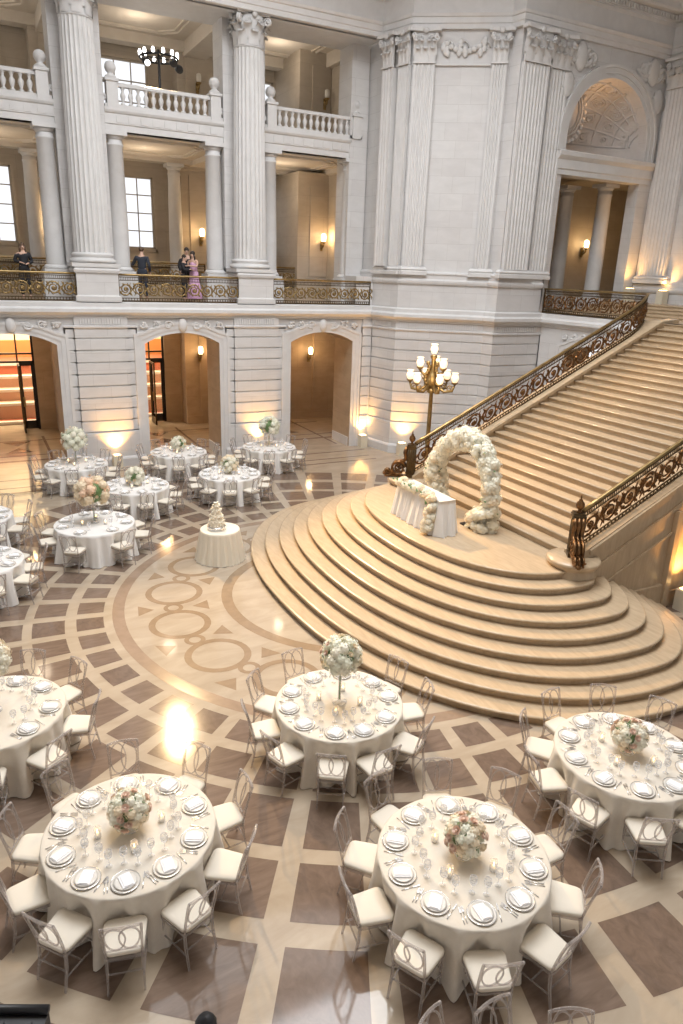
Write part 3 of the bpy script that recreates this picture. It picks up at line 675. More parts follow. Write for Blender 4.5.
# ------------------------------------------------------------------ grand staircase
AX=12.18; SY0,SY1=9.45,14.95
def zn(x): return 1.493+(x-10.157)*.475
stair=empty('grand_staircase',(9.8,AX,0),'grand marble staircase with nine curved lower steps and a long straight flight','staircase')
def sup(a,b,ab,n=2.3,N=96,cx=0,dy=0):
    P=[]
    for i in range(N):
        t=2*pi*i/N; c,s=cos(t),sin(t); aa=ab if c>0 else a
        P.append((cx+aa*math.copysign(abs(c)**(2/n),c), dy+b*math.copysign(abs(s)**(2/n),s)))
    return P
for k in range(1,10):
    a=2.0+.335*(9-k); b=3.2+.36*(9-k); ab=.9+.27*(9-k)
    s=MB(); s.prism(sup(a-.055,b-.055,ab-.055),.15*(k-1),.15*k-.06,cap0=False)
    o1=sup(a-.055,b-.055,ab-.055); o2=sup(a,b,ab); N=len(o1); z0=.15*k-.06;z1=.15*k
    BN=[(0,0)]+[(.7+.3*sin(q*pi/6)*1.0,.5-.5*cos(q*pi/6)) for q in range(0,7)]; BN=[(0,0)]+[(.40+.60*sin(q*pi/6),.5-.5*cos(q*pi/6)) for q in range(7)]; vs=[(a_[0]+(b_[0]-a_[0])*w_,a_[1]+(b_[1]-a_[1])*w_,z0+(z1-z0)*h_) for w_,h_ in BN for a_,b_ in zip(o1,o2)]
    fs=[(j*N+i,j*N+(i+1)%N,(j+1)*N+(i+1)%N,(j+1)*N+i) for j in range(len(BN)-1) for i in range(N)]+[tuple((len(BN)-1)*N+i for i in range(N))]
    s.add(vs,fs[:-1],True); s.add([v for v in vs[-N:]],[tuple(range(N))],False); s.build('curved_step',[STEP],stair)
ox,oy=9.8,AX
fl_=MB()
for k in range(0,29):
    x0=10.157+.301*k-ox; z=1.493+.143*k
    fl_.box(x0-.02,x0+.34,SY0-oy,SY1-oy,z-.05,z); fl_.tube([(x0-.02,SY0-oy,z-.025),(x0-.02,SY1-oy,z-.025)],.025,8); fl_.box(x0,x0+.33,SY0-oy,SY1-oy,z-.145,z-.045)
fl_.box(18.57-ox,19.3-ox,SY0-oy-.4,SY1-oy+.4,5.3,5.497)
fl_.build('straight_flight',[STEP],stair)
def stringer(y0,y1,outer,xe):
    s=MB(); P=[(10.0,1.35),(10.0,zn(10.157)+.10),(18.5,zn(18.5)+.10),(19.2,5.62),(19.2,4.9)]
    Q=P+[(xe,2.1),(xe,0),(10.3,0)]; Q=[(x-ox,z) for x,z in Q]
    n=len(Q); vs=[(x,y0-oy,z) for x,z in Q]+[(x,y1-oy,z) for x,z in Q]
    s.add(vs,[tuple(range(n)),tuple(range(2*n-1,n-1,-1))]+[(i,i+n,(i+1)%n+n,(i+1)%n) for i in range(n)],False)
    # cap moulding and lower string mouldings
    def bar(dz0,dz1,ya,yb):
        P=[(10.25,zn(10.25)+dz0),(18.4,zn(18.4)+dz0),(18.4,zn(18.4)+dz1),(10.25,zn(10.25)+dz1)]; vs=[(x-ox,ya-oy,z) for x,z in P]+[(x-ox,yb-oy,z) for x,z in P]
        s.add(vs,[(0,1,2,3),(7,6,5,4),(0,4,5,1),(1,5,6,2),(2,6,7,3),(3,7,4,0)],False)
    bar(.05,.14,y0-.05,y1+.05); yo=(y0-.04,y0) if outer<0 else (y1,y1+.04); bar(-.42,-.34,*yo); bar(-.95,-.90,*yo)
    s.build('stringer_wall',[STEP],stair)
stringer(9.05,9.45,-1,19.0); stringer(14.95,15.38,1,19.2)
# base course and recess under the right stringer
us=MB(); us.box(10.6,12.55,8.98,9.05,0,.55); us.box(12.55,12.70,8.93,9.05,0,2.2); us.box(12.70,19,8.99,9.05,0,.35)
us.build('wall_understair',[STEP],kind='structure')
for (x,y) in ((10.02,9.20),(9.95,15.16)):
    p=MB(); p.lathe([(.46,.60),(.46,1.30),(.43,1.34),(.46,1.38),(.50,1.42),(.52,1.47),(.50,1.51),(.30,1.52)],28,(x-ox,y-oy,0)); p.build('newel_pedestal',[STEP],stair)
# stair railings
def path_rail(pts,zb,h,nsc,label,group,name='stair_railing'):
    import bisect
    L=[0]
    for a,b in zip(pts,pts[1:]): L.append(L[-1]+hypot(b[0]-a[0],b[1]-a[1]))
    o=pts[0]; r=empty(name,(o[0],o[1],zb(o[0])),label,'railing',group)
    def fn(s,z,off=0):
        s=max(0,min(L[-1]-1e-6,s)); i=max(0,bisect.bisect_right(L,s)-1); i=min(i,len(pts)-2); t=(s-L[i])/(L[i+1]-L[i]); a,b=pts[i],pts[i+1]
        x=a[0]+(b[0]-a[0])*t; y=a[1]+(b[1]-a[1])*t; dx,dy=(b[0]-a[0])/(L[i+1]-L[i]),(b[1]-a[1])/(L[i+1]-L[i])
        return (x+dy*off-o[0],y-dx*off-o[1],zb(x)+z-zb(o[0]))
    rail_panel(r,fn,L[-1],h,nsc,mats=(BRONZE,GOLD,BROWNB))
zb=lambda x: min(zn(x)+.12,5.46)
cur=[(10.12,15.16),(12,15.16),(14,15.16),(16,15.16),(17.3,15.16)]+[(17.3+1.72*sin(t*pi/2/8),16.88-1.72*cos(t*pi/2/8)) for t in range(1,9)]+[(19.02,18),(19.02,19.5),(19.02,20.7)]
path_rail(cur,zb,.84,26,'bronze scroll railing left of the stairs, curving round to the landing balcony','staircase railings')
path_rail([(10.12,9.25),(13,9.25),(17.5,9.25)],zb,.84,15,'bronze scroll railing along the right side of the stairs','staircase railings')
def newel(x,y,rz,label):
    r=empty('newel_post',(x,y,1.52),label,'newel post','bronze newels at the foot of the stairs',rz); r.scale=(.85,.85,.85)
    p=MB(); p.box(-.14,.14,-.14,.14,0,.10).box(-.115,.115,-.115,.115,.10,.95)
    for a in (-.09,-.03,.03,.09):
        for s_ in (-.12,.12): p.tube([(a,s_,.14),(a,s_,.90)],.02,6).tube([(s_,a,.14),(s_,a,.90)],.02,6)
    p.box(-.15,.15,-.15,.15,.95,1.02).box(-.13,.13,-.13,.13,1.02,1.06); p.build('post',[BRONZE],r)
    f=MB(); f.lathe([(.08,1.06),(.04,1.09),(.035,1.12),(.085,1.17),(.10,1.24),(.08,1.30),(.04,1.33),(.05,1.35),(.02,1.38),(.012,1.45),(.002,1.49)],14); f.build('urn_finial',[BROWNB],r)
    s=MB()
    for yy in (-.09,.0,.09):
        s.tube([(-.38+a,yy,.27+b) for a,b in spiral(0,0,.24,2.2,34,1,pi*.1,.1)],[.045-.03*i/34 for i in range(35)],6)
        s.tube([(-.70+a,yy,.15+b) for a,b in spiral(0,0,.13,1.8,24,-1,pi*.2,.1)],[.035-.02*i/24 for i in range(25)],6)
        s.tube([(-.14,yy,.95),(-.20,yy,.80),(-.16,yy,.62),(-.22,yy,.50),(-.36,yy,.50)],[.05,.06,.05,.05,.03],6)
    s.tube([(-.80,0,.03),(-.5,0,.02),(-.1,0,.02)],.06,6)
    rn=random.Random(3)
    for k in range(60):
        t=rn.random(); s.ball((-.85+.75*t,rn.uniform(-.13,.13),.04+rn.random()*(.12+.75*t*t)),(rn.uniform(.02,.045),.025,rn.uniform(.02,.05)),6,4)
    s.build('acanthus_scroll',[BROWNB],r)
    return r
newel(10.02,9.23,.95,'bronze scrolled newel with urn finial at foot of the right railing')
newel(10.02,15.16,-.6,'bronze scrolled newel with urn finial at foot of the left railing')
# upper steps beyond the landing
up=MB()
for k in range(4): up.box(20.6+.45*k,33.95,9,20.80,5.5+.10*k,5.5+.10*(k+1)-.04); up.box(20.57+.45*k,33.95,9,20.80,5.5+.10*(k+1)-.04,5.5+.10*(k+1))
o=up.build('upper_steps',[STEP]); tag(o,'four low marble steps beyond the staircase landing at right','stairs')
# ------------------------------------------------------------------ lights and lamps
def plight(name,parent,loc,e,col,r=.05,typ='POINT',rot=None,angle=None,blend=.6):
    l=bpy.data.lights.new(name,typ); l.energy=e; l.color=col; 
    if typ=='AREA': l.size=r
    else: l.shadow_soft_size=r
    if typ=='SPOT': l.spot_size=angle; l.spot_blend=blend
    o=bpy.data.objects.new(name,l); COL.objects.link(o); o.location=loc
    if parent: o.parent=parent
    if rot: o.rotation_euler=rot
    return o
WARM=(1,.62,.28)
def sconce(x,y,z,rz,label,lit=1,e=22):
    r=empty('wall_sconce',(x,y,z),label,'wall lamp','bronze wall sconces',rz)
    b=MB(); b.lathe([(.02,-.34),(.06,-.28),(.03,-.22),(.08,-.16),(.05,-.10),(.02,-.08)],12,(0,-.06,0)); b.tube([(0,0,-.2),(0,-.12,-.26),(0,-.22,-.20),(0,-.24,-.10)],.035,8); b.lathe([(.03,-.12),(.10,-.04),(.11,-.02)],12,(0,-.24,0)); b.box(-.06,.06,-.03,.0,-.40,.0); b.build('bracket',[GOLD],r)
    s=MB(); s.lathe([(.075,-.02),(.095,.05),(.10,.18),(.085,.27),(.03,.30)],14,(0,-.24,0)); s.build('shade',[BULB if lit else BULBD],r)
    if lit: plight('lamp_light',r,(0,-.42,.14),e,WARM,.1)
for i,(x,l) in enumerate(((3.63,'left'),(9.22,'middle'),(14.4,'right'))):
    if i<2 or True: sconce(x if i<2 else 14.0,31.08 if i<2 else 29.3,7.85,0,'lit sconce on the gallery wall, %s of the three on that floor'%('leftmost','middle','rightmost')[i])
for x,l in ((9.25,'left'),(14.0,'right')): sconce(x,31.08 if x<10 else 29.3,13.5 if x<10 else 13.25,0,'unlit sconce high on the top gallery wall, the %s one'%l,0)
px_=MB(); 
for z0,z1 in ((5.5,10.5),(11.05,14.85)): px_.box(12.9,14.3,29.32,32,z0,z1); px_.box(13.45,14.25,29.28,29.32,z0+.9,z1-.5)
px_.build('wall_pier',[WARMST],kind='structure')
sconce(13.85,30.06,3.05,0,'lit sconce on the passage wall seen through the right doorway'); sconce(8.85,30.52,3.1,.0,'lit sconce seen high in the middle doorway')
sconce(24.2,24.36,8.0,0,'lit sconce inside the arched niche above the stairs')
def uplight(x,y,z,label,e=60,ang=60,tilt=(0,0),dirn=None):
    r=empty('uplight',(x,y,z),label,'uplight','box uplights along the walls')
    b=MB(); b.box(-.15,.15,-.15,.15,0,.46).box(-.13,.13,-.13,.13,.46,.48); b.build('housing',[FROST],r)
    l=MB(); l.box(-.10,.10,-.10,.10,.48,.495); l.build('lens',[AMBER],r)
    plight('uplight_lamp',r,(0,0,.56),e,(1,.50,.13),.05,'SPOT',(pi-tilt[0],tilt[1],0) if dirn is None else dirn,radians(ang),1)
def upl(x,y,z,label,e=60,aim=(0,1)):
    # spot pointing up, leaning towards the wall
    d=Vector((aim[0]*.25,aim[1]*.25,1)).normalized(); uplight(x,y,z,label,e*2.2,105,dirn=d.to_track_quat('-Z','Y').to_euler())
upl(4.05,24.13,0,'amber uplight against the stone pier between left and middle doorways',110,(0,1)); upl(9.2,24.13,0,'amber uplight against the stone pier between middle and right doorways',110,(0,1))
upl(13.62,24.22,0,'amber uplight right of the right doorway',90,(0,1)); 
mB=along(B,C,.16); upl(mB[0]-.20,mB[1]-.29,0,'amber uplight at the foot of the diagonal wall behind the candelabra lamp',110,(.5,.8))
upl(23.45,19.2,5.90,'amber uplight box right of the fluted pilaster by the upper steps',40,(1,0)); upl(23.1,20.45,5.93,'amber uplight at the foot of the arched niche, right side',40,(.4,.8))
upl(12.98,8.72,0,'amber uplight in the passage under the stairs at the right edge',120,(0,1))
# candelabra standard
cl=empty('candelabra_lamp',(11.50,16.6,0),'tall gilded lamp standard with a cluster of glowing globes beside the stairs','lamp')
p=MB(); p.box(-.35,.35,-.35,.35,0,.2).lathe([(.30,.2),(.26,.35),(.16,.5),(.12,.7),(.16,.8),(.11,.9),(.07,1.2),(.06,3.0),(.055,3.45),(.14,3.5),(.16,3.56),(.08,3.62)],16); p.build('pole',[GOLD],cl)
b=MB(); b.lathe([(.08,3.6),(.16,3.7),(.20,3.85),(.12,4.0),(.07,4.1),(.06,4.4),(.10,4.46),(.09,4.52)],14); arms=[]
for k in range(6):
    a=2*pi*k/6+.25; d=Vector((cos(a),sin(a),0)); b.tube([Vector((0,0,3.70))+d*.1,Vector((0,0,3.52))+d*.35,Vector((0,0,3.56))+d*.58,Vector((0,0,3.72))+d*.64],[.05,.04,.04,.03],7); b.lathe([(.02,0),(.09,.06),(.10,.09)],10,Vector((0,0,3.72))+d*.64); arms.append(Vector((0,0,3.80))+d*.64)
    b.tube([d*.5+Vector((a_*.0,0,0))+Vector((d.x*a_,d.y*a_,3.62+b_)) for a_,b_ in spiral(0,0,.10,1.4,12)],.02,5)
for k in range(3):
    a=2*pi*k/3+.75; d=Vector((cos(a),sin(a),0)); b.tube([Vector((0,0,4.05))+d*.07,Vector((0,0,3.98))+d*.25,Vector((0,0,4.10))+d*.38],[.05,.05,.03],7); b.lathe([(.02,0),(.10,.07),(.10,.10)],10,Vector((0,0,4.10))+d*.38); arms.append(Vector((0,0,4.19))+d*.38)
    for q in range(7): b.ball(Vector((0,0,3.75+.09*q))+d*(.16+.05*sin(q)),(.06,.06,.07),7,5)
arms.append(Vector((0,0,4.55)))
b.build('branches',[GOLD],cl)
for v in arms:
    s=MB(); s.lathe([(.05,0),(.085,.05),(.11,.13),(.09,.20),(.07,.22),(.10,.27)],14,(0,0,0),cap=False); q=s.build('globe',[BULBW],cl); q.location=v
plight('lamp_light',cl,(0,-.0,5.1),30,(1,.72,.42),.3); plight('lamp_light',cl,(-.5,-.75,4.0),20,(1,.72,.42),.3)
# stage lamp rig on the top balcony (the key light of the scene)
rg=empty('stage_light_rig',(6.75,27.0,11.05),'black stage light stand with ring of white lamps on the top balcony','stage light')
p=MB(); p.tube([(0,0,0),(0,0,2.35)],.045,8)
for k in range(3): a=2*pi*k/3; p.tube([(0,0,.7),(.55*cos(a),.55*sin(a),.02)],.025,6)
p.tube([(.62*cos(2*pi*k/24),.62*sin(2*pi*k/24),2.10) for k in range(24)],.035,6,True)
for k in range(4): a=2*pi*k/4; p.tube([(0,0,2.1),(.62*cos(a),.62*sin(a),2.10)],.02,6)
p.build('stand',[BLACK],rg)
for k in range(12):
    a=2*pi*k/12; q=MB(); q.lathe([(.03,.16),(.055,.10),(.05,0.02),(.02,0)],8,(.62*cos(a),.62*sin(a),2.12)); q.build('lamp_head',[LEDM],rg)
for (x,y,z) in ((-.52,-.45,1.85),(.35,-.55,1.9),(.6,-.3,1.80)):
    q=MB(); q.lathe([(.10,.12),(.13,0),(.12,-.14),(.06,-.2)],12,(0,0,0)); o=q.build('spotlight_head',[BLACK],rg); o.location=(x,y,z); o.rotation_euler=(radians(115),0,radians(0))
q=MB(); q.ball((-.52,-.60,1.78),.085,12,8); q.build('lit_lens',[LEDM],rg)
def spot(loc,tgt,e,ang,col,r=.12,blend=.8,name='spotlight_beam'):
    d=Vector(tgt)-Vector(loc); o=plight(name,None,loc,e,col,r,'SPOT',d.to_track_quat('-Z','Y').to_euler(),radians(ang),blend); return o
# ------------------------------------------------------------------ flowers
def floret(mb,c,n,r,rn):
    n=Vector(n).normalized(); a=n.orthogonal().normalized(); b=n.cross(a); th=rn.random()*6.28; a,b=a*cos(th)+b*sin(th),b*cos(th)-a*sin(th)
    c=Vector(c)
    for k in range(4):
        t=k*pi/2; d=a*cos(t)+b*sin(t); e=n.cross(d)
        mb.add([c,c+d*r*.6-e*r*.45+n*r*.25,c+d*r*1.05+n*r*.1,c+d*r*.6+e*r*.45+n*r*.25],[(0,1,2,3)],False)
def hyd(mb,c,R,rn,n=42,r=.022):
    c=Vector(c); mb.ball(c,R*.86,8,6)
    for i in range(n):
        z=1-2*(i+.5)/n; q=sqrt(1-z*z); t=i*2.39996; d=Vector((q*cos(t),q*sin(t),z)); floret(mb,c+d*R*rn.uniform(.9,1.06),d,r*rn.uniform(.85,1.15),rn)
def rose(mb,R):
    mb.ball((0,0,R*.15),(R*.38,R*.38,R*.45),8,6)
    for ring,(rr,h,n) in enumerate(((.5,.55,3),(.75,.42,5),(1.0,.22,5))):
        for k in range(n):
            a0=2*pi*(k+.5*ring)/n; w=pi/n*1.25
            mb.grid(lambda u,v,a0=a0,w=w,rr=rr,h=h:(R*rr*(.45+.55*v+.12*(v**3))*cos(a0+(u-.5)*2*w),R*rr*(.45+.55*v+.12*(v**3))*sin(a0+(u-.5)*2*w),R*(-.35+(h+.45)*v*(1-.22*(2*u-1)**2))),5,4,True)
rn=random.Random(5)
def proto_mesh(fn,name,m):
    b=MB(); fn(b); o=b.build(name,m); me=o.data; bpy.data.objects.remove(o); return me
HYM={k:proto_mesh(lambda b:hyd(b,(0,0,0),.085,rn),'hydrangea',[m]) for k,m in (('w',FLW),('g',FLG),('c',FLC),('p',FLPE))}
ROM={k:proto_mesh(lambda b:rose(b,.055),'rose',[m]) for k,m in (('w',FLW),('p',FLP),('pe',FLPE),('c',FLC))}
def child(me,name,parent,loc,d=None,s=1):
    o=bpy.data.objects.new(name,me); COL.objects.link(o); o.parent=parent; o.location=loc; o.scale=(s,s,s)
    if d is not None: o.rotation_euler=Vector(d).to_track_quat('Z','Y').to_euler()
    return o
def bouquet(x,y,zt,R,hc,tall,pal,label,seed,nh=20,nr=14):
    r_b=random.Random(seed); r=empty('flower_arrangement',(x,y,zt),label,'flowers','table centrepieces')
    v=MB()
    if tall: v.lathe([(.10,0),(.11,.012),(.03,.03),(.022,.10),(.025,hc-R-.05),(.06,hc-R*.75),(.09,hc-R*.6)],16)
    else: v.lathe([(.085,0),(.095,.01),(.11,.05),(.105,.11),(.10,.13)],16)
    v.build('vase',[GLASS if tall else SILVER if False else GLASS],r)
    f=MB(); f.ball((0,0,hc),(R*.68,R*.68,R*.62),12,8)
    for i in range(22):
        d=Vector((r_b.gauss(0,1),r_b.gauss(0,1),r_b.gauss(0,.8))).normalized(); c=Vector((0,0,hc))+d*R*.88; a=d.orthogonal().normalized(); b=d.cross(a); t=r_b.random()*6.28; e=a*cos(t)+b*sin(t); g=d.cross(e)
        f.add([c,c+e*.035+g*.02,c+e*.08+d*.03,c+e*.035-g*.02],[(0,1,2,3)],False)
    if tall: f.tube([(0,0,.05),(0,0,hc-R)],.012,5)
    f.build('foliage',[LEAF],r)
    n=nh+nr
    for i in range(n):
        z=1-1.75*(i+.5)/n; q=sqrt(max(0,1-z*z)); t=i*2.39996+seed; d=Vector((q*cos(t),q*sin(t),z)); isr=(i*7+seed)%n<nr
        if isr: child(ROM[r_b.choice(pal[1])],'rose',r,Vector((0,0,hc))+d*R*.98,d,r_b.uniform(.6,.85))
        else: child(HYM[r_b.choice(pal[0])],'hydrangea',r,Vector((0,0,hc))+d*R*.74*1.0,d,r_b.uniform(.75,1.0)*R/.24)
    return r
# ------------------------------------------------------------------ furniture prototypes
def rrect(w0,w1,d,rad,n=5):
    "rounded trapezoid: width w1 at +y front, w0 at back"
    P=[]; C4=[(w1/2-rad,d/2-rad,0),(-w1/2+rad,d/2-rad,90),(-w0/2+rad,-d/2+rad,180),(w0/2-rad,-d/2+rad,270)]
    for cx,cy,a0 in C4:
        for i in range(n+1): a=radians(a0+90*i/n); P.append((cx+rad*cos(a),cy+rad*sin(a)))
    return P
def loft(mb,rings,smooth=True):
    n=len(rings[0]); vs=[v for r in rings for v in r]; fs=[]
    for j in range(len(rings)-1):
        for i in range(n): a=j*n+i;b=j*n+(i+1)%n; fs.append((a,b,b+n,a+n))
    fs+=[tuple(range(n-1,-1,-1)),tuple((len(rings)-1)*n+i for i in range(n))]; mb.add(vs,fs,smooth)
def make_chair():
    r=empty('ghost_chair',(0,0,0),'x','chair','clear resin dining chairs')
    c=MB(); O=rrect(.37,.42,.40,.07); loft(c,[[(x*s,y*s,z) for x,y in O] for s,z in ((.93,.435),(.985,.445),(1,.46),(.985,.478),(.93,.490),(.7,.498),(.3,.50))]); c.build('seat_cushion',[CUSH],r)
    f=MB(); O=rrect(.37,.42,.40,.05); loft(f,[[(x,y,z) for x,y in O] for z in (.405,.432)],False); f.build('seat_frame',[ACRYL],r)
    for s_ in (-1,1):
        l=MB(); l.tube([(s_*.18,.165,.41),(s_*.185,.18,0)],[.019,.013],4); l.build('leg',[ACRYL],r)
        l=MB(); l.tube([(s_*.165,-.175,.44),(s_*.165,-.185,.25),(s_*.17,-.235,0)],[.019,.018,.013],4); l.build('leg',[ACRYL],r)
    st=MB()
    for s_ in (-1,1): st.tube([(s_*.183,.175,.16),(s_*.168,-.205,.16)],.010,6)
    st.tube([(-.184,.176,.22),(.184,.176,.22)],.010,6); st.tube([(-.165,-.19,.22),(.165,-.19,.22)],.010,6); st.tube([(-.176,0,.16),(.176,0,.16)],.010,6); st.build('stretcher',[ACRYL],r)
    b=MB(); 
    def bk(x,z): t=(z-.44)/.47; return (x*(1+.10*t),-.18-.085*t-.03*t*t+.02*(1-(x/.17)**2)*-t,z)
    for s_ in (-1,1): b.tube([bk(s_*.165,.44+.47*i/6) for i in range(7)],.015,6)
    b.tube([bk(-.165+.33*i/8,.905+.012*sin(pi*i/8)) for i in range(9)],.015,6); b.tube([bk(-.165+.33*i/6,.52) for i in range(7)],.009,6); b.build('back_frame',[ACRYL],r)
    t=MB()
    for cx,sx in ((-.062,.088),(.062,.088)): t.tube([bk(cx+sx*cos(2*pi*i/20),.712+.185*sin(2*pi*i/20)) for i in range(20)],.0095,5,True)
    t.build('oval_back',[ACRYL],r)
    return r
chair0=make_chair(); used=[False]
HRS=['twelve','one','two','three','four','five','six','seven','eight','nine','ten','eleven']
def clock(cx,cy,a):
    ac=atan2(-cy,-cx); h=round(6-math.degrees(a-ac)/30)%12; return HRS[h]
def place(proto,flag,loc,rz,label):
    if not flag[0]:
        flag[0]=True; proto.location=loc; proto.rotation_euler=(0,0,rz); proto['label']=label; return proto
    return dup(proto,loc,rz,label)
def chair(cx,cy,a,tn,r=1.075,label=None,always=False):
    x,y=cx+r*cos(a),cy+r*sin(a)
    if not always and not (inview(x,y,.9,12) or inview(x,y,.2,12) or inview(x+.1*cos(a),y+.1*sin(a),.9,14)): return
    place(chair0,used,(x,y,0),a+pi/2+random.uniform(-.07,.07),label or 'clear resin chair with ivory cushion at %s o\'clock of the %s'%(clock(cx,cy,a),tn))
def one(mb,name,m,cat,group): 
    o=mb.build(name,m); tag(o,'x',cat,group); return o
b=MB(); b.lathe([(.0,.0),(.10,0),(.118,.006),(.143,.012),(.146,.015),(.140,.016),(.115,.010),(0.001,.006)],28); 
charger0=one(b,'charger_plate',[CHARG],'plate','charger plates')
b2=MB(); b2.tube([(.143*cos(2*pi*i/40),.143*sin(2*pi*i/40),.016) for i in range(40)],.0045,5,True); ri=b2.build('silver_rim',[SILVER],charger0)
b=MB(); b.lathe([(0,.0),(.07,0),(.09,.005),(.114,.013),(.116,.016),(.09,.010),(0.001,.006)],24); plate0=one(b,'dinner_plate',[PLATEM],'plate','white dinner plates')
b=MB(); 
for k,(w,h) in enumerate(((.125,.18),(.120,.175),(.085,.165))): b.box(-w/2,w/2,-h/2,h/2,.008*k,.008*k+.008)
napkin0=one(b,'folded_napkin',[NAP],'napkin','folded white napkins')
def cutlery(kind):
    b=MB(); b.tube([(0,-.10,.004),(0,-.02,.006),(0,.03,.004)],[.006,.0035,.004],6,rz=.5)
    if kind=='fork':
        b.box(-.011,.011,.03,.055,.003,.006)
        for x in (-.009,-.003,.003,.009): b.box(x-.0016,x+.0016,.055,.095,.003,.006)
    elif kind=='knife': b.prism([(-.008,.03),(.008,.03),(.009,.09),(.003,.115),(-.006,.10)],.002,.006)
    return one(b,'dinner_'+kind,[SILVER],kind,'silver %s'%('forks' if kind=='fork' else 'knives'))
fork0=cutlery('fork'); knife0=cutlery('knife')
b=MB(); b.lathe([(.034,0),(.034,.003),(.006,.008),(.004,.085),(.012,.095),(.036,.125),(.042,.16),(.038,.20),(.036,.20),(.040,.16),(.034,.128),(.001,.10)],14,cap=False); wine0=one(b,'wine_glass',[GLASS],'glass','stemmed glasses')
FL={k:[False] for k in ('ch','pl','na','fo','kn','wi','vo')}
b=MB(); vot0=empty('candle_holder',(0,0,0),'x','candle','glass candle holders on the tables')
b.lathe([(.038,0),(.040,.004),(.040,.13),(.037,.13),(.037,.008),(.001,.007)],14,cap=False); b.build('glass_cylinder',[GLASS],vot0)
b=MB(); b.lathe([(.030,.008),(.030,.055),(.004,.056)],12); b.build('candle',[WAX],vot0)
b=MB(); b.lathe([(.002,.058),(.009,.070),(.007,.085),(.001,.105)],8); b.build('flame',[FLAME],vot0)
def setting(cx,cy,a,tn,full,seed):
    rs=random.Random(seed); x,y=cx+.73*cos(a),cy+.73*sin(a)
    if not inview(x,y,.76,8): return
    ck=clock(cx,cy,a); rz=a+pi/2
    def L(u,v,z=.762): return (x+u*cos(rz)-v*sin(rz),y+u*sin(rz)+v*cos(rz),z)
    place(charger0,FL['ch'],L(0,0),rz,'silver rimmed charger at %s o\'clock on the %s'%(ck,tn))
    if full: place(plate0,FL['pl'],L(0,0,.7705),rz,'white dinner plate at %s o\'clock on the %s'%(ck,tn))
    place(napkin0,FL['na'],L(rs.uniform(-.01,.01),0,.780),rz+rs.uniform(-.45,.45),'folded white napkin at %s o\'clock on the %s'%(ck,tn))
    place(wine0,FL['wi'],L(.11,.22),rz,'stemmed glass right of the plate at %s o\'clock on the %s'%(ck,tn))
    if full:
        place(wine0,FL['wi'],L(-.03,.25),rz,'stemmed glass behind the plate at %s o\'clock on the %s'%(ck,tn))
        place(fork0,FL['fo'],L(-.172,.0),rz+.05,'inner silver fork at %s o\'clock on the %s'%(ck,tn))
        place(fork0,FL['fo'],L(-.200,-.01),rz+.05,'outer silver fork at %s o\'clock on the %s'%(ck,tn))
        place(knife0,FL['kn'],L(.175,.0),rz-.04,'silver knife at %s o\'clock on the %s'%(ck,tn))
def cloth(x,y,R,H,angs,m,label,seed,nf=17,flare=.10,depth=.06,name='tablecloth',group='floor length tablecloths'):
    r_c=random.Random(seed); ph=[r_c.random()*6.28 for _ in range(4)]; N=220; b=MB(); vs=[];fs=[]
    lv=[(0.0,None)]; 
    rad=[.25,.55,.8,.93,.985]; vs.append((0,0,H)); 
    for q in rad:
        for i in range(N): a=2*pi*i/N; vs.append((R*q*cos(a),R*q*sin(a),H-(.001 if q<.95 else .002)))
    K=14
    for j in range(K+1):
        t=j/K; z=H-.012-(H-.02)*t
        for i in range(N):
            a=2*pi*i/N; w=sin(nf*a+ph[0]+.6*sin(2*a+ph[1]))+.35*sin((nf*2+1)*a+ph[2]); s=1-2*abs(.5-((w+1.35)/2.7)); 
            dent=0
            for g_ in angs:
                d=abs((a-g_+pi)%(2*pi)-pi)
                if d<.26: dent=max(dent,cos(d/.26*pi/2))
            rr=R*1.004+flare*t**1.1+depth*(t**.6)*w-dent*(.055+flare*1.0*t+depth*.4)*min(1,t*3); rr=max(rr,R*.80)
            vs.append((rr*cos(a),rr*sin(a),max(.006,z+ (0.012*w if j==K else 0))))
    for i in range(N): fs.append((0,1+i,1+(i+1)%N))
    for j in range(len(rad)+K):
        for i in range(N): a=1+j*N+i;b_=1+j*N+(i+1)%N; fs.append((a,a+N,b_+N,b_))
    b.add(vs,fs,True); o=b.build(name,m,loc=(x,y,0)); return tag(o,label,'tablecloth',group)
def wood_table(x,y,R,label):
    r=empty('round_table',(x,y,0),label,'table','round banquet tables'); t=MB(); t.lathe([(R-.01,.725),(R,.735),(R,.748),(R-.01,.752)],32); t.build('tabletop',[TAN],r)
    for s_,u in ((-1,-1),(1,-1),(1,1),(-1,1)): l=MB(); l.tube([(s_*R*.5,u*R*.5,.73),(s_*R*.52,u*R*.52,0)],.018,6); l.build('leg',[DARKMET],r)
TAN=mat('plywood',(.45,.33,.2),.6)
def reg(off,n=10): return [off+36*k for k in range(n)]
W_=(['w','g','w'],['p','w','w']); WB=(['w','g'],['w','c']); PE_=(['c','c','p'],['pe','c','pe'])
